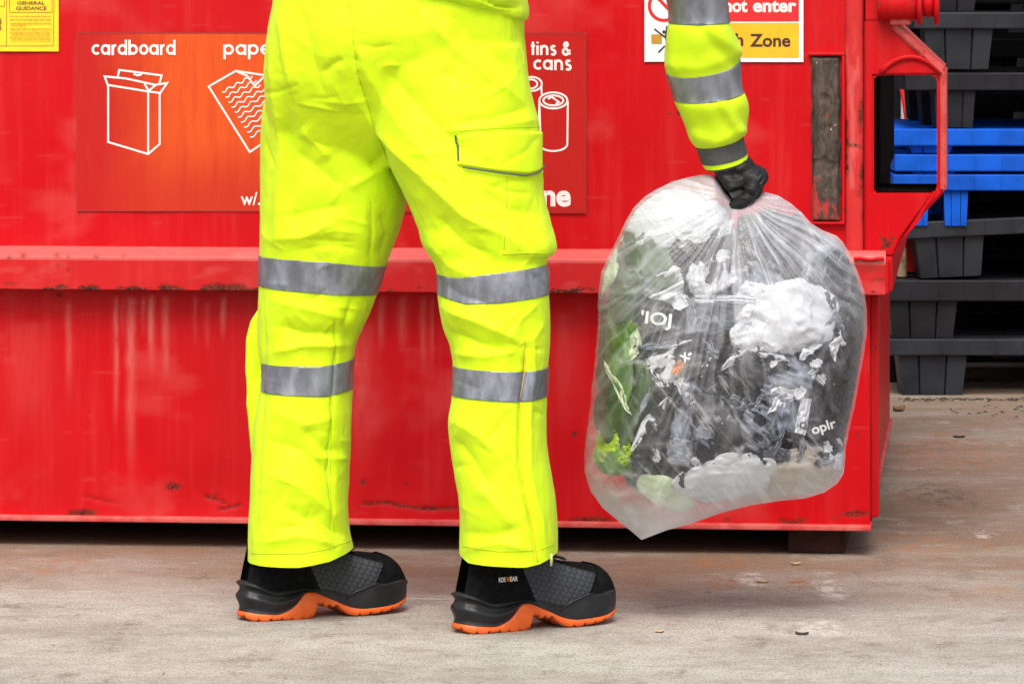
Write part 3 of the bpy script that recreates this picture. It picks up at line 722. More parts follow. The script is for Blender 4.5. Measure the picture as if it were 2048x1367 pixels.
# debris on the ground
leafm = plain('dry_leaf', (.20, .10, .045), .8, .4, 60); chip = plain('wood_chip_pale', (.46, .33, .20), .8, .3, 90); dirt = plain('dark_dirt', (.045, .033, .024), .9, .4, 60)
rnd = random.Random(11)
def bit(name, px, py, L, Wd, m, lab, cat, ang=0, grp=None, th=.004):
    Y = F * H / (py - HOR); c = P(px, py, Y); c[2] = 0
    nx, ny = 10, 5; X, Yg = np.meshgrid(np.linspace(-1, 1, nx), np.linspace(-1, 1, ny))
    wv = np.sqrt(np.clip(1 - np.abs(X) ** 2.2, 0, 1))
    zz = th * (.6 + .5 * X * X + .5 * np.abs(Yg)) + .2 * th * fbm(p2(X * 2 + px, Yg * 2), 3, 3)
    loc = np.stack([X * L / 2, Yg * wv * Wd / 2, zz], -1)
    lo = loc.copy(); lo[..., 2] = np.maximum(zz - th * .6, .0003)
    ca, sa = math.cos(ang), math.sin(ang); R = np.array([[ca, sa, 0], [-sa, ca, 0], [0, 0, 1]])
    V = np.concatenate([loc.reshape(-1, 3), lo.reshape(-1, 3)]) @ R + c
    Fs = gridf(ny, nx).tolist() + gridf(ny, nx, off=nx * ny, flip=True).tolist()
    rim = list(range(nx)) + [nx * (i + 1) - 1 for i in range(1, ny)] + list(range(nx * ny - 2, nx * (ny - 1) - 1, -1)) + [nx * i for i in range(ny - 2, 0, -1)]
    for i, a in enumerate(rim):
        b = rim[(i + 1) % len(rim)]; Fs.append([b, a, a + nx * ny, b + nx * ny])
    tag(mk(name, V, Fs, m), lab, cat, grp)
bit('wood_chip', 1319, 1264, .016, .012, chip, 'pale wood chip on the concrete right of the near boot', 'debris', .3)
bit('wood_chip', 1592, 1129, .020, .010, chip, 'pinkish wood chip on the concrete in front of the skid', 'debris', .1)
bit('twig', 1524, 1165, .028, .006, chip, 'short pale twig by the white scuff mark below the bag', 'debris', -.5)
bit('twig', 1604, 1269, .024, .006, dirt, 'dark twig lying alone on the concrete at lower right', 'debris', -.25)
bit('dry_leaf', 1798, 822, .034, .03, leafm, 'brown curled leaf beside the container at the foot of the pallets', 'leaf', .2, th=.010)
bit('bark_scrap', 1918, 875, .03, .012, dirt, 'dark bark scrap on the rusty concrete before the pallets', 'debris', -.2)
# line of dirt along the foot of the stack
V, Fs = [], []
for k in range(240):
    px = rnd.uniform(1795, 2080); py = rnd.gauss(799, 1.6) if k % 4 else rnd.gauss(822, 6) 
    if k % 4 == 0 and px < 1890: continue
    Y = F * H / (py - HOR); c = P(px, py, Y); c[2] = 0
    r = rnd.uniform(.0015, .006)
    b = len(V)
    for q in range(6):
        a = q / 6 * 6.283; s = r * rnd.uniform(.6, 1.3); V.append((c[0] + s * math.cos(a) * 1.5, c[1] + s * math.sin(a), .0005))
    V.append((c[0], c[1], r * rnd.uniform(.4, .9)))
    Fs += [[b + q, b + (q + 1) % 6, b + 6] for q in range(6)]
tag(mk('dirt_litter', np.array(V), Fs, dirt), 'dark crumbs of dirt and bark along the foot of the pallets', 'dirt', kind='stuff')
# ------------------------------------------------------------------ the worker
person = tag(empty('person', (-0.18, 7.98, 0)), 'person in bright yellow high visibility workwear with silver bands, holding the clear bag', 'person')
PO = np.array([-0.18, 7.98, 0])
def pmk(name, V, Fs, m, parent=None, **k):
    return mk(name, np.asarray(V).reshape(-1, 3) - PO, Fs, m, parent or person, **k)
n = N('hi_vis_yellow_cloth')
a = n.noise(9, 5, .6)
c = n.mix(n.ramp(a, .3, .7), (.55, .775, .003), (.62, .82, .007))
n.set(c, .65, spec=.25, sheen=.06)
n.bump(n.math('ADD', n.math('MULTIPLY', n.noise(70, 4, .65), 1.4), n.math('MULTIPLY', n.noise(900, 2), .25)), .22, .003)
HIVIS = n.m
n = N('hi_vis_knit_cloth')
n.set(n.mix(n.ramp(n.noise(12, 4), .3, .7), (.52, .74, .003), (.58, .79, .006)), .7, spec=.3, sheen=.08); n.bump(n.noise(700, 2), .15, .001)
KNIT = n.m
n = N('reflective_silver_tape')
f1 = n.noise(26, 5, .6, (1.4, 1, .5)); f2 = n.noise(420, 2)
n.set(n.mix(n.ramp(f1, .35, .7), (.15, .158, .185), (.29, .305, .35)), n.ramp(f1, .3, .7, .32, .5), metal=.35)
n.bump(n.math('ADD', f1, n.math('MULTIPLY', f2, .2)), .35, .004)
TAPE = n.m
n = N('dark_cuff_tape'); n.set(n.mix(n.ramp(n.noise(30, 4), .3, .7), (.045, .046, .042), (.075, .075, .08)), .6); CUFF = n.m
n = N('black_glove_cloth'); n.set(n.mix(n.ramp(n.noise(60, 4), .3, .7), (.006, .006, .006), (.016, .015, .015)), .5, spec=.25); n.bump(n.noise(500, 3), .35, .0015); GLOVE = n.m

def ring(L, R, b, m=110, e=2.35, sag=0.0):
    c = (L + R) / 2; u = (R - L) / 2; w = np.array([0, -b, -b * sag])
    a = np.linspace(0, 2 * math.pi, m, endpoint=False)
    cs, sn = np.cos(a), np.sin(a)
    cu = np.sign(cs) * np.abs(cs) ** (2 / e); su = np.sign(sn) * np.abs(sn) ** (2 / e)
    return c + cu[:, None] * u + su[:, None] * w
def legloft(tab, step=9, e=2.35):
    ys = np.arange(tab[0][0], tab[-1][0] + .1, step)
    q = curve(tab, ys)
    return loft(np.array([ring(P(a, y, Y), P(b_, y, Y), dp, e=e) for y, (a, b_, Y, dp) in zip(ys, q)]))
LL = [(110, 575, 735, 8.05, .12), (200, 530, 772, 8.055, .135), (300, 521, 802, 8.06, .135), (400, 520, 813, 8.06, .13), (450, 520, 801, 8.06, .125), (515, 519, 777, 8.065, .118), (590, 518, 753, 8.07, .11), (640, 516, 733, 8.07, .108),
      (690, 517, 712, 8.075, .105), (730, 522, 706, 8.075, .104), (790, 519, 705, 8.075, .105), (850, 509, 703, 8.075, .107), (930, 503, 700, 8.075, .108), (1000, 500, 696, 8.075, .108), (1060, 497, 700, 8.075, .112), (1100, 496, 709, 8.08, .118), (1160, 496, 716, 8.08, .12)]
RL = [(90, 700, 1045, 7.955, .13), (200, 735, 1067, 7.945, .135), (250, 752, 1079, 7.94, .137), (330, 780, 1085, 7.935, .135), (395, 812, 1089, 7.93, .13), (450, 834, 1103, 7.925, .122), (492, 847, 1113, 7.92, .117), (503, 853, 1112, 7.92, .115), (512, 860, 1096, 7.92, .113), (540, 873, 1096, 7.915, .11), (600, 876, 1098, 7.91, .106), (650, 885, 1100, 7.91, .105),
      (700, 903, 1099, 7.91, .103), (735, 908, 1096, 7.91, .102), (795, 904, 1094, 7.91, .103), (840, 897, 1094, 7.91, .105), (900, 902, 1096, 7.91, .107), (950, 909, 1104, 7.91, .109), (1000, 917, 1112, 7.91, .11), (1060, 920, 1116, 7.915, .114), (1110, 919, 1117, 7.92, .118), (1160, 919, 1118, 7.92, .12)]
PE = [(-190, 590, 1000, 7.99, .14), (-60, 556, 1040, 7.99, .165), (0, 546, 1048, 7.99, .172), (60, 537, 1047, 7.99, .176), (120, 531, 1053, 7.99, .166), (200, 532, 1060, 7.995, .140), (270, 545, 1055, 8.0, .10), (335, 590, 1010, 8.0, .05)]
lobe = tube(P([528, 514, 508, 507, 509, 513, 518, 522], [610, 645, 680, 740, 800, 860, 930, 990], 8.10), [.006, .013, .0155, .0155, .0145, .013, .011, .006], 20)
pkt = tube(P([1030, 1062, 1092], [478, 480, 486], 7.93), [.045, .045, .022], 20)
V, Fq, E = remesh([legloft(LL), legloft(RL), legloft(PE), lobe], .0030, 10)
# folds: ridges and valleys of the cloth (photo-pixel polylines, width, height in metres)
FOLD = [([(704, 190), (760, 262), (850, 352), (930, 432), (1005, 470), (1060, 505)], 26, .013), ([(690, 40), (735, 150), (800, 250), (905, 370), (960, 440)], 20, .005), ([(830, 10), (900, 88), (980, 160), (1062, 216)], 24, .010),
        ([(760, 130), (850, 230), (960, 330)], 34, -.009), ([(900, 30), (960, 90), (1040, 150)], 26, -.006), ([(910, 245), (980, 238), (1060, 215)], 14, -.007), ([(890, 262), (980, 252), (1080, 240)], 12, .006),
        ([(870, 430), (930, 490), (990, 515)], 26, -.009), ([(850, 470), (900, 530), (960, 560)], 22, .007), ([(1000, 420), (1002, 470), (1006, 515)], 7, -.005), ([(960, 380), (1020, 420), (1085, 430)], 18, -.006),
        ([(882, 615), (950, 640), (1020, 672), (1048, 700)], 22, .010), ([(890, 660), (960, 690), (1030, 700)], 22, -.010), ([(905, 706), (970, 712), (1040, 700)], 14, .007), ([(885, 560), (920, 590), (990, 610)], 20, -.005),
        ([(905, 838), (960, 872), (1012, 932)], 22, .008), ([(900, 870), (945, 920), (985, 985)], 26, -.008), ([(940, 960), (985, 1000), (1035, 1065)], 22, .008), ([(925, 1065), (990, 1070), (1050, 1050)], 20, -.007), ([(930, 1098), (1000, 1085), (1060, 1098)], 12, .006), ([(985, 890), (1020, 930), (1040, 990)], 16, -.005),
        ([(1047, 660), (1052, 700), (1050, 740), (1041, 800), (1040, 930), (1052, 1000), (1066, 1060), (1076, 1135)], 5, -.011), ([(1066, 660), (1066, 740), (1058, 800), (1058, 930), (1072, 1000), (1086, 1060), (1094, 1130)], 12, .006),
        ([(560, 10), (572, 110), (590, 195)], 16, .008), ([(600, 10), (625, 120), (650, 200)], 22, -.007), ([(542, 60), (552, 200), (566, 300), (558, 400), (552, 505)], 15, .009), ([(575, 215), (580, 330), (574, 430)], 14, -.006),
        ([(600, 250), (640, 292), (662, 322)], 22, .010), ([(590, 300), (640, 340), (690, 380)], 22, -.007), ([(640, 202), (690, 206), (745, 200)], 9, .003), ([(640, 222), (700, 228), (750, 226)], 12, -.002), ([(640, 150), (665, 130), (690, 115)], 10, -.006),
        ([(715, 120), (722, 170), (744, 235), (780, 330), (806, 395)], 7, -.008), ([(694, 0), (704, 60), (712, 120), (716, 150)], 5, -.006), ([(735, 335), (760, 320), (775, 290)], 16, -.010), ([(690, 380), (740, 350), (785, 330)], 18, .006),
        ([(540, 480), (610, 470), (680, 440)], 26, .008), ([(560, 440), (630, 420), (700, 410)], 24, -.006), ([(738, 410), (744, 470), (738, 530)], 6, -.005), ([(765, 420), (775, 470), (760, 520)], 14, -.006), ([(600, 500), (660, 490), (720, 500)], 12, -.004),
        ([(540, 600), (620, 618), (700, 640)], 22, .008), ([(545, 650), (610, 668), (690, 668)], 20, -.009), ([(540, 705), (610, 690), (700, 690)], 16, .008), ([(700, 605), (690, 650), (708, 690)], 10, -.006), ([(565, 630), (600, 700), (590, 720)], 14, -.004),
        ([(545, 820), (610, 850), (680, 830)], 24, .006), ([(540, 880), (600, 900), (680, 960)], 24, -.008), ([(530, 940), (610, 980), (680, 1040)], 22, .007), ([(600, 850), (650, 900), (690, 900)], 18, -.006), ([(560, 1010), (620, 1040), (700, 1075)], 20, -.007), ([(520, 1085), (600, 1070), (680, 1090)], 14, .006), ([(540, 1060), (600, 1050), (650, 1020)], 16, -.005),
        ([(668, 600), (672, 700), (664, 820), (660, 960), (668, 1090)], 4, -.005), ([(528, 600), (530, 740), (520, 900), (512, 1080)], 5, -.004)]
rr = random.Random(8)
for k in range(84):    # small crinkles everywhere
    if k % 2: x, y = rr.uniform(530, 790), rr.uniform(60, 1110)
    else: x, y = rr.uniform(760, 1100), rr.uniform(40, 1110)
    a = rr.choice([rr.gauss(.5, .4), rr.gauss(-.4, .5)]); L = rr.uniform(16, 50); bnd = rr.uniform(-8, 8)
    dx, dy = math.cos(a) * L, math.sin(a) * L
    FOLD.append(([(x - dx, y - dy), (x - dy * .1 + bnd, y + bnd), (x + dx, y + dy)], rr.uniform(4, 9), rr.choice([-1, 1]) * rr.uniform(.0012, .0034)))
def fold(V, Fq, FOLD, k=1.0):
    nm = vnormals(V, Fq); px, py = proj(V)
    wt = sm(.02, .45, -nm[:, 1])
    d = np.zeros(len(V))
    for pts, w, a in FOLD:
        p = np.array(pts); lo = p.min(0) - 3 * w; hi = p.max(0) + 3 * w
        s = np.where((px > lo[0]) & (px < hi[0]) & (py > lo[1]) & (py < hi[1]) & (wt > 0))[0]
        D, t = polydist(px[s], py[s], pts)
        d[s] += 1.05 * a * np.exp(-np.abs(D / (.75 * w)) ** 1.15) * np.clip(np.sin(np.pi * np.clip(t, .04, .96)) * 1.8, 0, 1)
    q = V * np.array([9, 9, 5.0])
    nz = .0020 * fbm(q + .35 * fbm(q * .7, 2, 3)[:, None], 3, 60) + .0022 * ridge(V * np.array([22, 22, 14.]), 2, 70) * sm(-.1, .4, fbm(V * 6, 2, 71))
    nz += .0013 * fbm(V * np.array([48, 48, 30.]), 2, 72) + .0011 * ridge(V * np.array([60, 60, 44.]), 2, 73) * sm(0, .4, fbm(V * 9, 2, 74))
    return V + nm * (d * wt * k + nz)[:, None]
V = fold(V, Fq, FOLD)
V = smooth(V, E, 1, .4)
bm = bmesh.new()
vs = [bm.verts.new(p) for p in V.tolist()]
for q in Fq.tolist(): bm.faces.new([vs[i] for i in q])
bm.normal_update()
def edge_fn(pts, Y):
    w = P(*np.array(pts, float).T, Y); return lambda x: np.interp(x, w[:, 0], w[:, 2])
def slit(fn, x0, x1, drop=False):
    vv = [v for v in bm.verts if x0 < v.co.x < x1]
    for v in vv: v.co.z -= float(fn(v.co.x))
    fs = {f for v in vv if abs(v.co.z) < .012 for f in v.link_faces}
    if drop:
        ge = list(fs) + list({e for f in fs for e in f.edges}) + list({v for f in fs for v in f.verts})
    else:
        ge = list(fs) + list({e for f in fs for e in f.edges}) + list({v for f in fs for v in f.verts})
    bmesh.ops.bisect_plane(bm, geom=ge, dist=1e-6, plane_co=(0, 0, 0), plane_no=(0, 0, 1))
    vv = [v for v in bm.verts if x0 < v.co.x < x1]
    for v in vv: v.co.z += float(fn(v.co.x))
    if drop:
        bmesh.ops.delete(bm, geom=[v for v in bm.verts if x0 < v.co.x < x1 and v.co.z < float(fn(v.co.x)) - 1e-5], context='VERTS')
XS = (840 - 1024) / F * 8.0                      # between the legs
HEMS = [(edge_fn([(400, 1129), (497, 1129), (600, 1129), (660, 1119), (712, 1101), (800, 1095)], 8.0), -1, XS), (edge_fn([(800, 1112), (920, 1113), (936, 1122), (1050, 1126), (1078, 1122), (1117, 1106), (1200, 1100)], 7.86), XS, 1)]
for f_, a, b in HEMS: slit(f_, a, b, True)
LO = (522 - 1024) / F * 8.0
BANDS = [([(400, 513), (519, 514), (650, 520), (770, 535), (860, 545)], [(400, 574), (518, 574), (650, 585), (754, 592), (860, 600)], 8.0, -1, XS), ([(400, 729), (522, 729), (640, 731), (707, 722), (800, 718)], [(400, 785), (520, 786), (650, 791), (706, 782), (800, 780)], 8.0, LO, XS),
         ([(800, 556), (874, 552), (915, 554), (985, 545), (1097, 532), (1200, 525)], [(800, 588), (876, 592), (932, 607), (1000, 603), (1098, 592), (1200, 590)], 7.84, XS, 1), ([(800, 736), (907, 736), (1045, 741), (1096, 739), (1200, 738)], [(800, 792), (904, 794), (1035, 801), (1096, 797), (1200, 796)], 7.84, XS, 1)]
bf = []
for top, botm, Y, a, b in BANDS:
    ft, fb = edge_fn(top, Y), edge_fn(botm, Y)
    slit(ft, a, b); slit(fb, a, b); bf.append((ft, fb, a, b))
bm.normal_update(); bm.verts.index_update(); bm.verts.ensure_lookup_table()
nV = np.array([v.co[:] for v in bm.verts]); nN = np.array([v.normal[:] for v in bm.verts])
faces = [[v.index for v in f.verts] for f in bm.faces]
cen = np.array([f.calc_center_median()[:] for f in bm.faces])
bm.free()
pants = pmk('trousers', nV, faces, HIVIS)
for ft, fb, a, b in bf:
    k = np.where((cen[:, 0] > a) & (cen[:, 0] < b) & (cen[:, 2] < ft(cen[:, 0])) & (cen[:, 2] > fb(cen[:, 0])))[0]
    ids = np.unique([i for q in k for i in faces[q]]); mp = {i: j for j, i in enumerate(ids)}
    o = pmk('reflective_band', nV[ids] + nN[ids] * .0016, [[mp[i] for i in faces[q]] for q in k], TAPE, pants)
    md = o.modifiers.new('thick', 'SOLIDIFY'); md.thickness = .0014; md.offset = -1
tree = BVHTree.FromPolygons(nV.tolist(), faces)
def hit(px, py, off=0.0):
    d = Vector(((px - 1024) / F, 1, -(py - HOR) / F)).normalized()
    loc, nrm, i, t = tree.ray_cast(Vector((0, 0, H)), d)
    if loc is None: return None
    if nrm.dot(d) > 0: nrm = -nrm
    return np.array(loc + nrm * off), np.array(nrm)
def seam(name, pts, r, m, off=.001, parent=None, k=60):
    pts = np.array(pts, float); s = np.concatenate([[0], np.cumsum(np.linalg.norm(np.diff(pts, axis=0), axis=1))])
    t = np.linspace(0, s[-1], k); q = [hit(x, y, off) for x, y in zip(np.interp(t, s, pts[:, 0]), np.interp(t, s, pts[:, 1]))]
    q = np.array([h[0] for h in q if h is not None])
    for _ in range(2): q[1:-1] = (q[:-2] + q[1:-1] * 2 + q[2:]) / 4
    v, f = tube(q, r, 8); return pmk(name, v, f, m, parent or pants)
n = N('grey_piping'); n.set((.06, .075, .07), .6); PIPE = n.m
n = N('zip_tape_orange_yellow'); n.set((.70, .50, .004), .6); ZIPM = n.m
n = N('stitch_thread'); n.set((.42, .52, .004), .7); STI = n.m
def patch(name, tops, bots, x0, x1, off, m, nx=70, ny=44, edge=.004):
    G = np.zeros((ny, nx, 3)); xs = np.linspace(x0, x1, nx)
    ty = np.interp(xs, *np.array(tops).T); by = np.interp(xs, *np.array(bots).T); last = None
    for j in range(nx):
        for i in range(ny):
            s = i / (ny - 1); e = min(i, ny - 1 - i, j, nx - 1 - j)
            h = hit(xs[j], ty[j] + (by[j] - ty[j]) * s, off * min(1, (e + .3) / 2))
            if h is None: h = (G[i, j - 1] if j else last, None)
            G[i, j] = h[0]; last = h[0]
    for _ in range(2):
        G[1:-1, 1:-1] = (G[:-2, 1:-1] + G[2:, 1:-1] + G[1:-1, :-2] + G[1:-1, 2:] + 2 * G[1:-1, 1:-1]) / 6
    return pmk(name, G, gridf(ny, nx), m, pants)
patch('pocket_flap', [(912, 270), (1000, 263), (1086, 262)], [(912, 330), (930, 334), (1000, 345), (1052, 350), (1072, 345), (1084, 330)], 914, 1083, .007, HIVIS)
seam('piping', [(913, 268), (915, 300), (917, 322)], .0017, PIPE, .006); seam('piping', [(926, 335), (1000, 346), (1052, 351), (1072, 346), (1083, 331)], .0015, PIPE, .0065)
seam('zip', [(1046, 690), (1050, 740), (1041, 800), (1040, 930), (1052, 1000), (1066, 1060), (1075, 1122)], .0013, ZIPM, .0005)
for p in ([(1005, 508), (1050, 506), (1100, 507)], [(1047, 130), (1046, 60), (1046, 100)], [(716, 150), (742, 230), (778, 330), (806, 392)], [(740, 400), (742, 470), (736, 528)]): seam('stitching', p, .0009, STI, .0004)
for p in ([(503, 1106), (600, 1107), (650, 1098), (700, 1081)], [(926, 1092), (1000, 1102), (1066, 1100)], [(1082, 1098), (1110, 1086)], [(716, 150), (706, 80), (697, 5)], [(668, 640), (670, 725)], [(664, 800), (660, 960), (668, 1080)], [(920, 262), (1000, 256), (1078, 254)], [(920, 275), (1000, 269), (1078, 267)], [(1014, 352), (1012, 420), (1008, 500)]): seam('stitching', p, .0006, STI, .0004)
zp = P(1103, 1125, 7.83); v, f = tube(P([1103, 1103, 1102], [1106, 1118, 1131], 7.815), [.002, .0028, .002], 8); n = N('zip_puller'); n.set((.6, .62, .3), .35, .6); pmk('zip_puller', v, f, n.m, pants)

# boots ------------------------------------------------------------
BL = 0.325
ww = lambda x: curve([(0, .0), (.004, .014), (.015, .027), (.035, .0355), (.07, .0375), (.11, .036), (.15, .0365), (.19, .043), (.225, .049), (.26, .049), (.29, .041), (.308, .028), (.319, .014), (.325, 0)], x)[:, 0]
zt = lambda x: curve([(0, .0150), (.03, .0105), (.07, .0108), (.095, .024), (.112, .043), (.125, .044), (.16, .031), (.2, .014), (.25, .0125), (.29, .0165), (.325, .026)], x)[:, 0]   # top of orange
zm = lambda x: curve([(0, .072), (.02, .066), (.05, .053), (.1, .054), (.15, .050), (.19, .043), (.205, .044), (.225, .054), (.27, .059), (.3, .061), (.325, .060)], x)[:, 0]       # top of midsole
def zb(x):
    z = curve([(0, .007), (.012, .001), (.06, 0), (.126, .001), (.130, .003), (.134, .017), (.15, .018), (.178, .014), (.192, .004), (.2, .001), (.24, .002), (.28, .007), (.31, .015), (.325, .024)], x)[:, 0]
    return z
def around(nn=420):
    t = np.linspace(0, 2 * math.pi, nn, endpoint=False)
    x = BL / 2 * (1 - np.cos(t)); s = np.sign(np.sin(t)); return x, -s * ww(x), t
def outset(x, y):
    d = np.stack([np.roll(x, -1) - np.roll(x, 1), np.roll(y, -1) - np.roll(y, 1)], -1); d /= np.linalg.norm(d, axis=1)[:, None] + 1e-9
    return np.stack([-d[:, 1], d[:, 0]], -1)
bx, by, bt = around(); bn = outset(bx, by)
if (bn * np.stack([bx - .16, by], -1)).sum() < 0: bn = -bn
def wall(z0, z1, k, prof):
    rows = []
    for s in np.linspace(0, 1, k):
        o = prof(s, bx)
        rows.append(np.stack([bx + bn[:, 0] * o, by + bn[:, 1] * o, z0 + (z1 - z0) * s], -1))
    V = np.array(rows); v, f = V.reshape(-1, 3), gridf(k, len(bx), True).tolist()
    m = len(bx); base = (k - 1) * m
    for i in range(1, m // 2 - 0):        # caps, strip by strip across the foot
        j = m - i
        if i + 1 <= m // 2:
            f.append([base + i, base + i + 1, base + (j - 1) % m, base + j % m]); f.append([i + 1, i, j % m, (j - 1) % m])
    f.append([base, base + 1, base + m - 1]); f.append([1, 0, m - 1])
    return v, f
n = N('orange_rubber'); n.set(n.mix(n.ramp(n.noise(40, 4), .3, .7), (.62, .085, .006), (.74, .12, .010)), .45); n.bump(n.noise(200, 3), .15, .001); ORA = n.m
n = N('dark_moulded_rubber'); n.set(n.mix(n.ramp(n.noise(30, 4), .35, .7), (.009, .0095, .011), (.017, .018, .021)), n.ramp(n.noise(50, 4), .3, .7, .4, .58), spec=.35); MID = n.m
n = N('black_suede'); n.set(n.mix(n.ramp(n.noise(90, 5, .7), .3, .7), (.0045, .0045, .005), (.011, .011, .012)), 1.0, spec=.05); n.bump(n.noise(420, 3), .4, .0015); SUE = n.m
n = N('hexagon_mesh_cloth'); n.set(n.mix(n.attr('hex'), (.032, .035, .045), (.007, .007, .008)), .6, spec=.4); n.bump(n.noise(700, 2), .2, .001); HEX = n.m
n = N('black_lace'); n.set((.010, .010, .011), .8); n.bump(n.noise(500, 2), .4, .001); LACE = n.m
NXU, NPS = 250, 150
ux = .006 + (BL - .006) * (1 - np.cos(np.linspace(0, math.pi, NXU))) / 2
top = curve([(0, .150), (.01, .165), (.03, .175), (.09, .172), (.115, .165), (.14, .150), (.165, .134), (.19, .121), (.215, .112), (.245, .108), (.27, .104), (.292, .095), (.308, .080), (.319, .058), (.326, .034)], ux)[:, 0]
wu = np.maximum(curve([(0, .0005), (.006, .016), (.012, .023), (.03, .032), (.07, .036), (.12, .035), (.17, .038), (.21, .045), (.25, .0475), (.285, .0405), (.305, .028), (.319, .013), (.326, .002)], ux)[:, 0], .001)
zbase = zm(ux) - .012
ps = np.linspace(0, math.pi, NPS)
def upper_pt(off=0):
    cu, su = np.cos(ps), np.sin(ps)
    ex_ = np.interp(ux, [0, .1, .2, .325], [.62, .68, .62, .7])[:, None]
    Y = -np.sign(cu)[None] * np.abs(cu)[None] ** ex_ * (wu[:, None] + off)
    Z = zbase[:, None] + (np.maximum(top - zbase, .004)[:, None] + off) * su[None] ** .8
    X = np.repeat(ux[:, None], NPS, 1)
    lean = np.clip(Z - .06, 0, None) * np.interp(ux, [0, .05, .1], [.22, .1, 0])[:, None]    # heel leans forward
    X = X + lean + off * np.interp(ux, [0, .02, .3, .325], [-1, 0, 0, 1])[:, None]
    Z = Z + .0012 * fbm(np.stack([X * 40, Y * 40, Z * 40], -1), 2, 3) + .0015 * np.sin(X * 210) * sm(.14, .19, X) * (1 - sm(.20, .23, X)) * su[None]
    return np.stack([X, Y, Z], -1)
def hexline(u, v, s):
    a = np.stack([u / s, v / s], -1); r = np.array([1, 1.7320508]); h = r / 2
    p = np.mod(a, r) - h; q = np.mod(a - h, r) - h
    g = np.where((p ** 2).sum(-1, keepdims=True) < (q ** 2).sum(-1, keepdims=True), p, q); g = np.abs(g)
    return sm(.395, .44, np.maximum(g @ np.array([.5, .8660254]), g[..., 0]))
def region(name, G, mask, m, parent, **k):
    fm = mask[:-1, :-1] & mask[1:, :-1] & mask[:-1, 1:] & mask[1:, 1:]
    i, j = np.where(fm); ids = np.stack([i * NPS + j, i * NPS + j + 1, (i + 1) * NPS + j + 1, (i + 1) * NPS + j], -1)
    u, inv = np.unique(ids, return_inverse=True)
    at = {a: b.reshape(-1)[u] for a, b in (k.get('attrs') or {}).items()}
    return mk(name, G.reshape(-1, 3)[u], inv.reshape(-1, 4), m, parent, True, at)
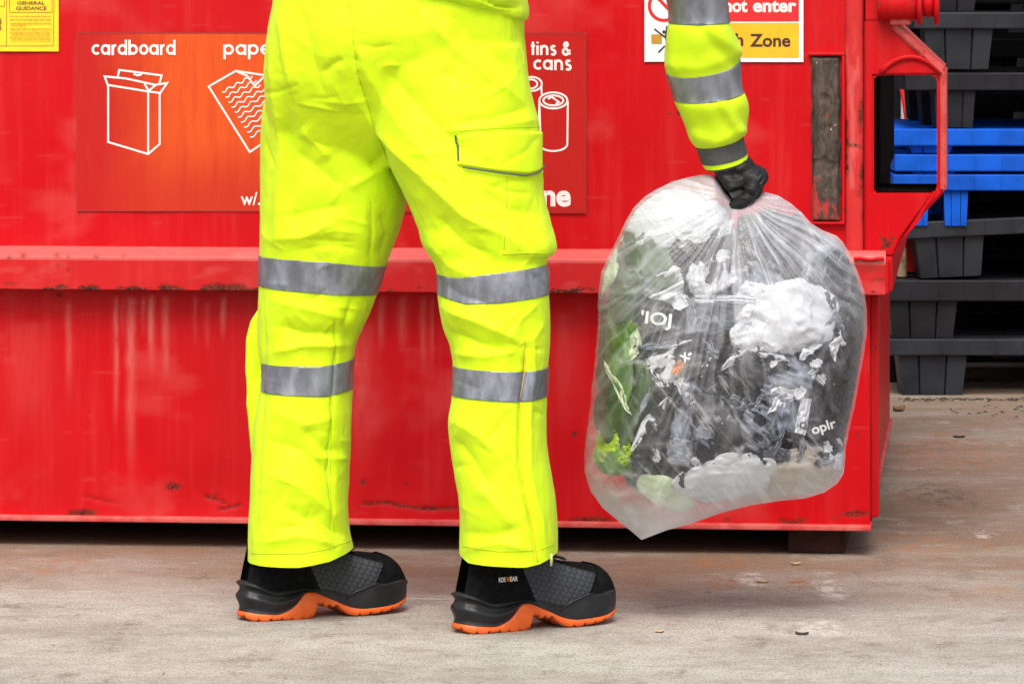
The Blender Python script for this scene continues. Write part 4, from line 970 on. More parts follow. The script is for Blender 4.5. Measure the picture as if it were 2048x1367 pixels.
def boot(loc, yaw, label, logo):
    U = upper_pt()
    v, f = U.reshape(-1, 3), gridf(NXU, NPS).tolist()
    b = mk('boot', v, f, SUE, person); b['label'] = label
    b.location = np.array(loc) - PO; b.rotation_euler = (0, 0, yaw)
    lug = lambda x: .0035 * ((np.sin(bx * 2 * math.pi / .021 + .6) > .72) & (np.abs(by) > .01)) * ((x < .125) | (x > .195))
    lug2 = lambda x: .004 * ((np.sin(bx * 2 * math.pi / .013) > .2)) * ((x > .134) & (x < .18))
    v, f = wall(zb(bx) + lug(bx) + lug2(bx), zt(bx) + .002, 8, lambda s, x: .0012 + .0018 * math.sin(math.pi * s) - .0035 * (s < .01) + .002 * np.exp(-((x - .12) / .022) ** 2))
    mk('sole', v, f, ORA, b)
    def mp(s, x):
        heel = 1 - sm(.09, .16, x); toe = sm(.2, .23, x)
        o = .0012 + heel * (.0045 * np.exp(-((s - .50) / .13) ** 2) + .004 * np.exp(-((s - .93) / .07) ** 2) - .003 * np.exp(-((s - .73) / .10) ** 2) - .0025 * np.exp(-((s - .16) / .1) ** 2))
        o = o + toe * (.0016 * np.sin(math.pi * min(1, s * 1.1)) - .002 * sm(.8, 1, s)) + (1 - heel) * .0012 * np.exp(-((s - .9) / .1) ** 2)
        return o - .006 * sm(.94, 1.0, s)
    v, f = wall(zt(bx) - .001, zm(bx), 26, mp); mk('midsole', v, f, MID, b)
    # swoosh rib where the toe bumper starts
    for sd_ in (-1, 1):
        q = []
        for t in np.linspace(0, 1, 16):
            x = .188 + .062 * t; z = .030 + .028 * t ** .55
            q.append((x, sd_ * (ww([x])[0] + .0025), z))
        v, f = tube(q, np.interp(np.linspace(0, 1, 16), [0, .3, 1], [.001, .0028, .0012]), 8); mk('midsole_rib', v, f, MID, b)
    G = upper_pt(.0016); X, Yl, Z = G[..., 0], G[..., 1], G[..., 2]
    su = np.sin(ps)[None] + 0 * X
    hx = hexline(X, Z + .3 * X, .0105)
    G2 = upper_pt(.0016); G2[..., 1] += np.sign(Yl) * -.0007 * hx
    mask = (X > .108 + .42 * np.clip(.125 - Z, 0, .1)) & (X < .268 - .55 * np.clip(.098 - Z, 0, .1)) & (Z > zbase[:, None] + .004) & ~((np.abs(Yl) < .020) & (X < .236)) & (Z < .138 - .30 * (X - .108))
    region('side_panel', G2, mask, HEX, b, attrs={'hex': hx})
    G = upper_pt(.0024); X, Yl, Z = G[..., 0], G[..., 1], G[..., 2]
    region('toe_cap', G, X > .270 - .55 * np.clip(.098 - Z, 0, .1), SUE, b)
    # tongue with round laces
    tg = upper_pt(.0052); X, Yl, Z = tg[..., 0], tg[..., 1], tg[..., 2]
    region('tongue', tg, (X > .10) & (X < .222 - 6 * Yl ** 2 * 2) & (np.abs(Yl) < .026 - .05 * np.clip(X - .16, 0, 1)) & (su > .55), LACE, b)
    for k in range(5):
        x = .128 + k * .019; q = []
        i = np.argmin(np.abs(ux - x))
        for y in np.linspace(-.026, .026, 15):
            c = upper_pt(.007)[i]; j = np.argmin(np.abs(c[:, 1] - y) + (np.sin(ps) < .3)); q.append((x + .25 * abs(y) - .003, y, c[j, 2]))
        v, f = tube(q, .0026, 8); mk('lace', v, f, LACE, b)
    if logo:
        for s, x0, x1, c in (('ROK', .064, .079, (.72, .72, .72)), ('W', .0795, .0865, (.75, .17, .02)), ('EAR', .087, .103, (.72, .72, .72))):
            n = N('boot_mark'); n.set(c, .5)
            V, f = textmesh(s, .03); lo, hi = V.min(0), V.max(0)
            x = x0 + (V[:, 0] - lo[0]) / (hi[0] - lo[0]) * (x1 - x0); z = .088 + (V[:, 1] - lo[1]) / (hi[1] - lo[1]) * .0085
            near = G[:, :NPS // 2]; fx = near.reshape(-1, 3)
            y = np.array([fx[np.argmin((fx[:, 0] - a) ** 2 + (fx[:, 2] - c_) ** 2), 1] for a, c_ in zip(x, z)])
            mk('lettering', np.stack([x, np.full_like(x, y.min() - .0012), z], -1), f, n.m, b, False)
    return b
boot((P(912, 0, 7.875)[0], 7.875, 0.0005), math.radians(31), 'black safety boot with orange sole and small white mark', True)
boot((P(479, 0, 8.035)[0], 8.035, 0.0005), math.radians(26), 'black safety boot with orange sole, further from the camera', False)

# jacket, sleeve, glove --------------------------------------------
JR = [(0, 546, -104, 1036, 40, .176), (1, 540, -112, 1054, 42, .188), (2, 537, -130, 1059, 22, .192), (3, 545, -170, 1052, -20, .188), (4, 560, -260, 1040, -160, .17), (5, 545, -420, 1060, -350, .165), (6, 560, -560, 1080, -520, .15), (7, 660, -650, 1000, -640, .11), (8, 760, -690, 880, -690, .06)]
ks = np.linspace(0, 8, 70); q = curve(JR, ks)
torso = loft(np.array([ring(P(a[0], a[1], 7.99), P(a[2], a[3], 7.99), a[4]) for a in q]))
larm = tube(np.array([P(590, -560, 8.02), P(560, -420, 8.2), P(640, -330, 8.42), P(720, -400, 8.66)]), [.075, .065, .058, .05], 24)
Vj, Fj, Ej = remesh([torso, larm], .006, 4)
Vj = fold(Vj, Fj, [([(890, 18), (960, 44), (1045, 40)], 8, .010), ([(960, -6), (1000, 14), (1050, 12)], 8, -.012), ([(930, 6), (990, 28), (1050, 28)], 6, -.006)])
jk = pmk('jacket', Vj, Fj, KNIT)
SR = [(0, 1040, -430, 1170, -520, 7.93, .075, 0), (1, 1185, -250, 1310, -330, 7.93, .07, 0), (2, 1300, -95, 1440, -150, 7.94, .066, 0), (3, 1330, -15, 1452, -40, 7.955, .064, .05), (4, 1337, 45, 1459, 44, 7.965, .062, .08), (4.1, 1336, 50, 1461, 50, 7.965, .0635, .08), (5, 1329, 102, 1478, 82, 7.98, .068, .2), (6, 1332, 143, 1480, 119, 7.99, .065, .27),
      (7, 1348, 197, 1486, 183, 8.0, .061, .2), (7.1, 1349, 200, 1488, 186, 8.0, .062, .2), (8, 1368, 240, 1498, 217, 8.01, .060, .2), (9, 1384, 282, 1490, 264, 8.018, .052, .2), (9.3, 1391, 291, 1486, 270, 8.02, .047, .2), (10, 1403, 325, 1494, 304, 8.027, .043, .22), (10.4, 1408, 335, 1496, 313, 8.028, .043, .22)]
ks = np.linspace(0, 10.4, 261); q = curve(SR, ks)
SG = np.array([ring(P(a[0], a[1], a[4]), P(a[2], a[3], a[4]), a[5], m=120, e=2.1, sag=a[6]) for a in q])
sf = gridf(len(ks), 120, True); sn = vnormals(SG.reshape(-1, 3), sf).reshape(SG.shape)
if (sn[130] * (SG[130] - SG[130].mean(0))).sum() < 0: sn = -sn
spx, spy = proj(SG); dd = np.zeros(spx.shape)
for pts, w, a in [([(1420, 55), (1450, 85), (1478, 104)], 8, .006), ([(1400, 60), (1440, 105), (1470, 124)], 9, -.004), ([(1345, 60), (1342, 110), (1350, 140)], 7, .004), ([(1440, 200), (1462, 240), (1480, 262)], 7, .005), ([(1460, 196), (1480, 226), (1488, 250)], 8, -.004), ([(1430, 205), (1450, 245), (1472, 272)], 9, -.003),
                  ([(1395, 270), (1430, 288), (1485, 258)], 7, .004), ([(1355, 210), (1385, 250), (1400, 280)], 9, .003), ([(1340, 130), (1400, 136), (1470, 112)], 8, .003)]:
    D, t = polydist(spx, spy, pts); dd += .8 * a * np.exp(-(D / (1.5 * w)) ** 2) * (sn[..., 1] < 0)
dd += .003 * fbm(SG * np.array([20, 20, 14.]), 3, 90)
dd *= (1 - .75 * ((ks > 6) & (ks < 7) | (ks < 4) & (ks > 2.8) | (ks > 9.3)))[:, None]
SG = SG + sn * dd[..., None]
sl = pmk('sleeve', SG, sf, KNIT)
def cuff(name, a, b, off, m):
    r = np.where((ks >= a) & (ks <= b))[0]; g = SG[r] + sn[r] * off
    g = np.concatenate([SG[r[:1]] + sn[r[:1]] * .0002, g, SG[r[-1:]] + sn[r[-1:]] * .0002]); return pmk(name, g, gridf(len(g), 120, True), m, sl)
cuff('reflective_band', 2.9, 4.0, .0016, TAPE); cuff('reflective_band', 6.0, 7.0, .0016, TAPE); cuff('cuff_band', 9.3, 10.04, .0012, CUFF)
inn = np.array([SG[-1] + (SG[-1].mean(0) - SG[-1]) * t + np.array([.004, .0, -.010]) * min(1, t * 5) for t in (.02, .1, .35, .7)])
pmk('cuff_lining', inn, gridf(4, 120, True), CUFF, sl)
def chain(L, Y0=8.03, nn=16):
    parts = []
    for (x0, y0, d0, r0), (x1, y1, d1, r1) in zip(L[:-1], L[1:]):
        a, b = P(x0, y0, Y0 + d0), P(x1, y1, Y0 + d1); ax = (b - a) / (np.linalg.norm(b - a) + 1e-9)
        pts, rs = [], []
        for t in np.linspace(-math.pi / 2, 0, 6): pts.append(a + ax * r0 * math.sin(t)); rs.append(max(r0 * math.cos(t), 1e-4))
        for t in np.linspace(0, math.pi / 2, 6): pts.append(b + ax * r1 * math.sin(t)); rs.append(max(r1 * math.cos(t), 1e-4))
        parts.append(tube(pts, rs, nn))
    return parts
hand = chain([(1448, 305, 0, .030), (1466, 328, 0, .030), (1486, 348, 0, .0285), (1494, 356, 0, .026)])
for dy, kx, ky, r in ((-.030, 1509, 362, .0165), (-.010, 1514, 358, .0175), (.011, 1517, 354, .018), (.031, 1516, 350, .0175)):
    hand += chain([(1478, 338, dy * .6, .02), (kx, ky, dy, r)])
hand += chain([(1446, 338, -.022, .017), (1464, 366, -.028, .0165), (1492, 352, -.022, .016)])
hand += chain([(1511, 360, -.034, .0130), (1500, 388, -.040, .0120), (1484, 404, -.041, .0110), (1466, 413, -.036, .0092)])
hand += chain([(1516, 357, -.012, .0140), (1507, 388, -.015, .0130), (1487, 406, -.015, .0115), (1466, 410, -.013, .0100)])
hand += chain([(1518, 354, .012, .0140), (1510, 386, .011, .0130), (1490, 404, .011, .0115), (1468, 406, .010, .0100)])
hand += chain([(1517, 350, .033, .0135), (1509, 380, .036, .0125), (1490, 397, .037, .0110), (1470, 400, .034, .0095)])
hand += chain([(1452, 330, .02, .018), (1446, 362, .036, .0155), (1456, 385, .044, .0135), (1480, 394, .046, .0115)])
Vh, Fh, Eh = remesh(hand, .0012, 3, .4)
hn = vnormals(Vh, Fh); hx, hy = proj(Vh); d = .0008 * fbm(Vh * 60, 3, 5)
for pts, w, a in [([(1460, 375), (1485, 372), (1508, 380)], 5, .004), ([(1465, 388), (1485, 384), (1505, 392)], 4, -.003), ([(1470, 396), (1488, 395), (1506, 402)], 4, .0025), ([(1450, 350), (1475, 352), (1500, 340)], 6, -.003), ([(1455, 335), (1480, 338), (1500, 322)], 6, .002)]:
    D, t = polydist(hx, hy, pts); d += a * np.exp(-(D / w) ** 2) * (hn[:, 1] < 0)
glove = pmk('glove', Vh + hn * d[:, None], Fh, GLOVE)
n = N('glove_print'); n.set((.035, .045, .075), .45)
htree = BVHTree.FromPolygons((Vh + hn * d[:, None]).tolist(), Fh.tolist())
for k in range(3):
    q = []
    for t in np.linspace(0, 1, 14):
        x = 1508 + k * 6 + 9 * t; y = 352 + k * 7 - 12 * t + k * 1.5
        l = htree.ray_cast(Vector((0, 0, H)), Vector(((x - 1024) / F, 1, -(y - HOR) / F)))[0]
        if l: q.append(np.array(l) + np.array([0, -.0008, 0]))
    if len(q) > 4:
        v, f = tube(q, .0011, 6); pmk('print', v, f, n.m, glove)
# the body under the clothes
SK = plain('skin', (.50, .30, .21), .5, .08, 30)
bod = []
def seg(a, b, r0, r1):
    t = np.linspace(0, 1, 8)[:, None]; bod.append(tube(np.array(a) + (np.array(b) - np.array(a)) * t, np.linspace(r0, r1, 8), 20))
hip = P(800, 60, 7.99); ch = P(810, -420, 7.99); nk = P(825, -720, 8.0)
seg(hip, ch, .13, .12); seg(ch, P(818, -620, 7.99), .12, .07); seg(P(818, -600, 7.99), nk, .06, .055)
seg(P(690, 120, 8.03), P(625, 640, 8.07), .08, .055); seg(P(625, 640, 8.07), P(600, 1130, 8.075), .055, .038); seg(P(930, 120, 7.95), P(985, 640, 7.91), .08, .055); seg(P(985, 640, 7.91), P(1010, 1130, 7.915), .055, .038)
seg(P(1020, -540, 7.96), P(1370, -90, 7.94), .05, .04); seg(P(1370, -90, 7.94), P(1450, 320, 8.02), .04, .028); seg(P(620, -540, 8.02), P(640, -340, 8.4), .05, .04); seg(P(640, -340, 8.4), P(740, -420, 8.75), .04, .03)
hd = P(850, -870, 8.03)
a = np.linspace(0, math.pi, 22); bod.append(tube(np.stack([hd[0] + 0 * a, hd[1] + .012 * np.cos(a), hd[2] - .125 * np.cos(a)], -1), .083 * np.sin(a) ** .8 + .001, 24))
bod.append(tube([hd + np.array([.06, .055, .0]), hd + np.array([.075, .07, -.03])], [.010, .014], 10))
for s in (-1, 1): bod.append(tube([hd + np.array([s * .062, -s * .055, -.025]), hd + np.array([s * .066, -s * .06, .025])], [.012, .014], 10))
Vb, Fb, Eb = remesh(bod, .008, 4); body = pmk('body', Vb, Fb, SK)
HR = plain('dark_hair', (.03, .02, .014), .6, .3, 90)
a = np.linspace(.0, 1.75, 16)
cap = [np.array([hd[0] - .006, hd[1] - .006, hd[2] + .005]) + np.array([0, 0, .133 * math.cos(t)]) for t in a]
v, f = tube(cap, [.091 * math.sin(t) ** .8 + .001 for t in a], 28); pmk('hair', v, f, HR)
# ------------------------------------------------------------------ the clear rubbish bag and what is in it
OUTL = [(1462, 398), (1450, 384), (1436, 362), (1425, 349), (1400, 350), (1375, 355), (1345, 363), (1318, 376), (1290, 393), (1265, 417), (1250, 445), (1232, 485), (1215, 517), (1203, 545), (1197, 590), (1196, 640), (1192, 700), (1185, 760), (1181, 810), (1174, 860), (1168, 910), (1170, 945), (1182, 982), (1205, 1015), (1245, 1048), (1268, 1066), (1283, 1079),
        (1300, 1072), (1332, 1060), (1380, 1047), (1440, 1026), (1500, 1010), (1560, 1001), (1610, 996), (1650, 984), (1675, 966), (1688, 944), (1692, 900), (1698, 860), (1709, 815), (1719, 760), (1727, 710), (1734, 660), (1733, 620), (1728, 580), (1716, 545), (1702, 512), (1686, 484), (1674, 472), (1645, 460), (1622, 447), (1604, 425), (1580, 405), (1556, 391), (1530, 384), (1510, 390), (1485, 398)]
BC = (1450, 700); YB = 8.035; TM = 0.155
NA, NS = 620, 150
op = np.array(OUTL, float)
seg_ = np.concatenate([[0], np.cumsum(np.hypot(*(np.roll(op, -1, 0) - op).T))])
oc = np.concatenate([op, op[:1]])
fi = np.linspace(0, seg_[-1], 4000, endpoint=False)
od = np.stack([np.interp(fi, seg_, oc[:, 0]), np.interp(fi, seg_, oc[:, 1])], -1)
oa = np.arctan2(od[:, 1] - BC[1], od[:, 0] - BC[0]); orr = np.hypot(od[:, 0] - BC[0], od[:, 1] - BC[1])
od_i = np.argsort(oa); oa, orr = oa[od_i], orr[od_i]
def RAD(a): return np.interp(a, np.concatenate([oa - 2 * math.pi, oa, oa + 2 * math.pi]), np.concatenate([orr] * 3))
def depth(px, py):
    """half thickness of the bag, before wrinkles, at a photo pixel"""
    r = np.hypot(px - BC[0], py - BC[1]); s = np.clip(r / RAD(np.arctan2(py - BC[1], px - BC[0])), 0, 1)
    return TM * (1 - s ** 2.6) ** .6, s
ang = np.linspace(-math.pi, math.pi, NA, endpoint=False); sv = np.linspace(0, 1, NS) ** .85
A, Sg = np.meshgrid(ang, sv); R = RAD(A) * Sg
PX, PY = BC[0] + R * np.cos(A), BC[1] + R * np.sin(A)
T = TM * (1 - Sg ** 2.6) ** .6
NK = (1472, 388)
th = np.arctan2(PX - NK[0], PY - NK[1]); rn = np.hypot(PX - NK[0], PY - NK[1])
def side(sgn, seed):
    w = th + .05 * fbm(p2(PX / 90, PY / 90), 2, seed)
    pl = fbm(p2(w * 9, rn / 400), 3, seed + 1); pl2 = ridge(p2(w * 26, rn / 420), 3, seed + 2)
    amp = sm(10, 70, rn) * np.exp(-rn / 280)
    d = (.010 * pl + .0055 * pl2) * amp
    # sheet stretched over the rubbish: creases and puckers
    q = p2(PX / 75, PY / 75); q = q + .5 * np.stack([fbm(q, 2, seed + 3), fbm(q, 2, seed + 4), 0 * PX], -1)
    d += .0050 * ridge(q, 3, seed + 5) + .0045 * fbm(p2(PX / 170, PY / 170), 2, seed + 6)
    dg = p2((PX * .8 - PY * .6) / 14, (PX * .6 + PY * .8) / 130); d += .0016 * ridge(dg, 2, seed + 7) * sm(0, .4, fbm(p2(PX / 110, PY / 110), 2, seed + 8))
    tip = np.exp(-((PX - 1290) ** 2 + (PY - 1060) ** 2) / 90 ** 2); tw = np.arctan2(PX - 1283, 1085 - PY)
    d += .006 * np.sin(tw * 9) * tip
    edge = 1 - sm(.86, 1, Sg)
    milk_glint = .022 + .34 * np.exp(-rn / 120) + .10 * np.exp(-rn / 260) + amp * (.75 * np.clip(pl2 - .05, 0, 1) ** 1.5 + .14 * pl) + .15 * sm(.86, .99, Sg) + .30 * tip + .30 * sm(900, 1010, PY + .12 * (PX - 1450) + 70 * fbm(p2(PX / 70, PY / 110), 3, seed + 12)) + .10 * sm(900, 1010, PY)  # film milkiness, with pleat highlights and edge-on rim whitening painted in
    milk_glint += .45 * np.clip(ridge(q, 3, seed + 5) - .45, 0, 1) + .05 * fbm(p2(PX / 120, PY / 120), 3, seed + 9)
    milk_glint += .25 * sm(.55, .85, ridge(dg, 2, seed + 7)) * sm(0, .5, fbm(p2(PX / 110, PY / 110), 2, seed + 8))  # diagonal highlight streaks painted into the film's whiteness
    X = (PX + 1.5 * fbm(p2(PX / 25, PY / 25), 2, seed + 10) * Sg - 1024) / F * YB
    Z = H - (PY - HOR) / F * YB
    return np.stack([X, YB + sgn * (T + d * edge), Z], -1), np.clip(milk_glint, .012, .92)
f1, m1 = side(-1, 100); f2, m2 = side(1, 200)
f2[-1] = f1[-1]
nV = np.concatenate([f1.reshape(-1, 3), f2.reshape(-1, 3)])
fc = np.concatenate([gridf(NS, NA, True, flip=True), gridf(NS, NA, True, off=NS * NA)])
n = N('clear_plastic_film')
tr = n.node('BsdfTransparent'); tr.inputs[0].default_value = (.97, .975, .98, 1)
df = n.node('BsdfDiffuse'); df.inputs[0].default_value = (.74, .75, .78, 1)
tl = n.node('BsdfTranslucent'); tl.inputs[0].default_value = (.74, .75, .77, 1)
gl = n.node('BsdfGlossy'); gl.inputs['Roughness'].default_value = .11
h = n.math('ADD', n.noise(26, 4, .6), n.math('MULTIPLY', n.noise(90, 3), .35))
bp = n.node('Bump'); n.put(bp.inputs['Height'], h); bp.inputs['Strength'].default_value = .5; bp.inputs['Distance'].default_value = .006
for s_ in (df, gl, tl): n.put(s_.inputs['Normal'], bp.outputs[0])
def mixs(f, a, b):
    m = n.node('MixShader'); n.put(m.inputs[0], f); n.put(m.inputs[1], a); n.put(m.inputs[2], b); return m.outputs[0]
body_ = mixs(.30, df.outputs[0], tl.outputs[0])
film = mixs(n.attr('milk_glint'), tr.outputs[0], body_)
film = mixs(.018, film, gl.outputs[0])
n.put(n.out.inputs[0], film)
CX = np.array([P(*NK, YB)[0], YB, P(*NK, YB)[2]])
bag = mk('rubbish_bag', nV - np.array([CX[0], CX[1], 0]), fc, n.m, None, True, {'milk_glint': np.concatenate([m1.ravel(), m2.ravel()])})
bag.location = (CX[0], CX[1], 0)
tag(bag, 'full clear plastic rubbish bag hanging from the worker\'s gloved hand', 'bag')
# gathered neck inside the fist
nk_ = np.array([P(1466, 396, YB), P(1476, 388, YB), P(1490, 380, YB + .004), P(1503, 380, YB + .008)])
a = np.linspace(0, 1, 20); pts = np.stack([np.interp(a, [0, .33, .66, 1], nk_[:, k]) for k in range(3)], -1)
v, f = tube(pts, .012 - .002 * np.sin(a * 9), 24); v = v + .002 * fbm(v * 150, 2, 3)[:, None]
mk('gathered_neck', v - np.array([CX[0], CX[1], 0]), f, n.m, bag, True, {'milk_glint': np.full(len(v), .7)})

def stuffm(name, col, rough, spec=.5, var=.25, bmp=.3, trans=0):
    n = N(name); f = n.noise(28, 5, .65)
    n.set(n.mix(n.ramp(f, .3, .7), tuple(x * (1 - var) for x in col), tuple(min(1, x * (1 + var)) for x in col)), rough, spec=spec)
    n.bump(n.math('ADD', f, n.math('MULTIPLY', n.noise(120, 3), .4)), bmp, .006); return n.m
MT = {'white': stuffm('white_tissue', (.58, .595, .62), .9, .2, .06, .25), 'paper': stuffm('white_paper', (.56, .57, .60), .6, .4, .08), 'black': stuffm('black_bin_film', (.004, .005, .010), .25, .4, .4, .7), 'dark': stuffm('dark_grey_film', (.007, .0075, .013), .3, .4, .3, .7),
      'grey': stuffm('grey_film', (.085, .092, .115), .35, .5, .3, .6), 'pale': stuffm('pale_grey_film', (.19, .205, .25), .4, .5, .2, .5), 'green': stuffm('green_film', (.075, .17, .016), .4, .5, .4, .5), 'lime': stuffm('lime_green_film', (.24, .36, .012), .4, .5, .3, .5),
      'dkgreen': stuffm('dark_green_film', (.032, .062, .014), .4, .5, .4, .5), 'palegreen': stuffm('pale_green_film', (.50, .58, .38), .5, .5, .15, .4), 'beige': stuffm('beige_paper', (.44, .38, .31), .7, .3, .12), 'sage': stuffm('sage_grey_card', (.12, .15, .11), .6, .4, .15, .2), 'orange': stuffm('orange_print', (.62, .22, .05), .5)}
_ico = {}
def ico(k):
    if k not in _ico:
        b = bmesh.new(); bmesh.ops.create_icosphere(b, subdivisions=k, radius=1); b.verts.index_update()
        _ico[k] = (np.array([v.co[:] for v in b.verts]), [[v.index for v in f.verts] for f in b.faces]); b.free()
    return _ico[k]
def fit(V, back=0.0, rel=None):
    """press a piece against the inside of the film and keep it inside the bag"""
    px, py = proj(V); r = np.hypot(px - BC[0], py - BC[1]); a = np.arctan2(py - BC[1], px - BC[0]); lim = RAD(a) * .978
    k = np.minimum(1, lim / np.maximum(r, 1e-6)); px, py = BC[0] + (px - BC[0]) * k, BC[1] + (py - BC[1]) * k
    D, s = depth(px, py)
    front = YB - np.maximum(D - .010, .0) + max(back, -.012)
    Y = np.minimum(front + np.maximum(rel, -.003), YB + np.maximum(D - .008, 0))
    return P(px, py, Y)
CONT = []
def piece(name, kind, m, cx, cy, rx, ry, rot, dz, lab, cat, grp=None, seed=None, bend=0.3):
    seed = seed or (int(cx * 7 + cy * 3) % 997)
    k = 8.0 / F
    D, s = depth(np.array([cx], float), np.array([cy], float))
    yc = YB - D[0] + .02 + dz
    ca, sa = math.cos(rot), math.sin(rot)
    if kind in ('tissue', 'crumple', 'lump'):
        V, f = ico(5 if max(rx, ry) > 45 else 4)
        u = V.copy()
        if kind == 'tissue': r = 1 + .34 * fbm(u * 1.3 + seed, 2, seed) + .12 * ridge(u * 3.2 + seed, 2, seed)
        elif kind == 'crumple': r = .85 + .38 * ridge(u * 1.5 + seed, 2, seed) + .22 * ridge(u * 4.5 + seed, 2, seed + 3)
        else: r = 1 + .20 * fbm(u * 1.2 + seed, 2, seed)
        u = u * r[:, None]
        u = np.sign(u) * np.abs(u) ** np.array([.9, .9, .9])
        dp = .6 * min(rx, ry)
        lx, lz, ly = u[:, 0] * rx, u[:, 2] * ry, u[:, 1] * dp
        px = cx + lx * ca - lz * sa; py = cy + lx * sa + lz * ca
        Vw = P(px, py, YB); rel = (ly + dp) * k * .62
        if kind == 'lump': rel = rel + .012 * (1 - ridge(p2(lx / 40 + seed, lz / 90), 2, seed + 8)) * (V[:, 1] < .5)
        if kind == 'crumple': rel = rel + .022 * (1 - ridge(p2(lx / 34 + seed, lz / 34), 3, seed + 8)) * (V[:, 1] < .5)
        elif kind == 'tissue': 
            fa = seed * 1.7; fu, fv = lx * math.cos(fa) - lz * math.sin(fa), lx * math.sin(fa) + lz * math.cos(fa)
            soft = m in ('white', 'beige')
            rel = rel + (.006 if soft else .015) * (1 - ridge(p2(fu / (26 if soft else 11) + seed, fv / 55), 3, seed + 8)) * (V[:, 1] < .5)
    else:
        nx, ny = 46, 46
        U, W_ = np.meshgrid(np.linspace(-1, 1, nx), np.linspace(-1, 1, ny)); U, W_ = U.ravel(), W_.ravel()
        if kind == 'leaf':
            wd = np.sqrt(np.clip(1 - np.abs(W_) ** 1.8, 0.0, 1)) * (1 + .6 * fbm(p2(W_ * 2.2 + seed, U * .3), 3, seed)); lx, lz = U * rx * wd + rx * .8 * fbm(p2(W_ * 1.3, 0 * U + seed), 2, seed + 4), W_ * ry * (1 + .25 * fbm(p2(U * 1.5, 0 * U + seed), 2, seed + 6))
        else:
            lx = U * rx * (1 + .10 * fbm(p2(W_ * 2 + seed, U * .5), 2, seed)); lz = W_ * ry * (1 + .12 * fbm(p2(U * 2 + seed, W_ * .5), 2, seed + 1))
        cr = .5 * ridge(p2(U * 1.3 + seed, W_ * 1.3), 2, seed + 2) + .25 * fbm(p2(U * 4 + seed, W_ * 4), 2, seed + 5)
        px = cx + lx * ca - lz * sa; py = cy + lx * sa + lz * ca
        Vw = P(px, py, YB); rel = .004 + bend * k * min(rx, ry) * U ** 2 + .012 * (1 - cr)
        f = gridf(ny, nx)
    Vw = fit(Vw, dz, rel)
    c0 = Vw.mean(0)
    o = mk(name, Vw - c0, f, MT[m]); o.location = c0
    if kind in ('sheet', 'leaf'):
        md = o.modifiers.new('thick', 'SOLIDIFY'); md.thickness = .0008
    if lab: tag(o, lab, cat, grp)
    return o
BS, WS, GS = 'crumpled black film in the clear bag', 'white wads in the clear bag', 'green scraps in the clear bag'
def bk(*a): return piece('black_film', 'crumple', *a, 'film', BS)
def tw(*a): return piece('tissue_wad', 'tissue', *a, 'tissue', WS)
def gs(kind, *a): return piece('green_film', kind, *a, 'film', GS)
# packed middle of the bag
for cx, cy, rx, ry, lab in ((1390, 590, 130, 110, 'large dark film wad behind the grey sheets, upper middle of the clear bag'), (1580, 560, 95, 110, 'dark wad behind the pleats in the upper right of the clear bag'), (1330, 760, 110, 130, 'dark wad behind the pointed white paper in the clear bag'),
                            (1500, 770, 130, 120, 'large black wad in the very middle of the clear bag'), (1610, 760, 90, 150, 'dark wad filling the right side of the clear bag'), (1450, 880, 150, 90, 'black wad above the bottom white tissue in the clear bag'), (1300, 900, 80, 70, 'black wad beside the lime green scraps in the clear bag')):
    piece('black_film', 'crumple', 'black', cx, cy, rx, ry, 0, .05, lab, 'film', BS)
tw('white', 1345, 438, 105, 52, -.08, .004, 'broad white tissue wad at the top left of the clear bag, below the hand')
tw('white', 1572, 638, 90, 70, -.35, -.004, 'big round white tissue ball right of the middle of the clear bag')
tw('white', 1462, 952, 98, 46, -.14, .0, 'white tissue wad along the bottom of the clear bag')
tw('beige', 1602, 945, 105, 50, -.26, .006, 'beige tissue wad in the bottom right corner of the clear bag')
tw('pale', 1500, 570, 66, 50, .2, .012, 'pale wad behind the pleats above the round white ball')
tw('pale', 1648, 520, 46, 52, .3, .014, 'small pale wad in the upper right of the clear bag')
tw('paper', 1425, 545, 52, 38, -.3, .004, 'bright white paper wad under the grey arch near the top of the clear bag')
tw('white', 1508, 668, 46, 30, -.3, .002, 'soft white tissue tuft against the lower left of the round white ball')
tw('paper', 1520, 598, 44, 30, .3, .003, 'white paper tuft against the upper left of the round white ball')
tw('pale', 1575, 762, 52, 44, .1, .0, 'pale translucent grey wad just under the round white tissue ball')
tw('pale', 1515, 857, 32, 46, .1, .0, 'pale grey pleated wad over black film low in the clear bag')
tw('pale', 1578, 838, 34, 36, .3, .004, 'pale grey wad left of the white lettered tag in the clear bag')
tw('paper', 1330, 575, 34, 46, .5, .004, 'small white paper wad between the sage card and the white lettering')
bk('dark', 1440, 512, 62, 50, .2, .0, 'rounded dark grey film arch below the gathered neck of the bag')
bk('dark', 1370, 500, 40, 46, .5, .006, 'dark grey film between the sage card and the grey arch')
bk('grey', 1540, 480, 58, 48, .6, .004, 'grey film under the pleats right of the gathered neck')
bk('dark', 1600, 500, 40, 40, .6, .008, 'dark film under the right shoulder of the clear bag')
bk('black', 1680, 590, 34, 70, -.1, .004, 'black film hugging the right edge of the bag beside the white ball')
bk('dark', 1668, 720, 48, 90, -.05, .002, 'dark purplish film flat against the right side of the bag')
bk('black', 1490, 730, 78, 40, .1, .0, 'black film strip directly below the round white tissue ball')
bk('black', 1430, 800, 60, 60, .3, .002, 'black film left of centre above the pale sheet')
bk('black', 1545, 905, 62, 36, -.3, .002, 'black film wedge between the pale pleated wad and the beige tissue')
bk('black', 1690, 660, 34, 95, -.04, .006, 'black film along the outermost right edge of the clear bag')
bk('black', 1660, 820, 44, 60, -.05, .008, 'black film behind the dark ribbon with white lettering')
bk('black', 1410, 910, 70, 40, .1, .004, 'black film just above the left half of the bottom tissue')
gs('lump', 'dkgreen', 1212, 720, 22, 120, -.08, .012, 'dark green mass down the outermost left edge of the bag')
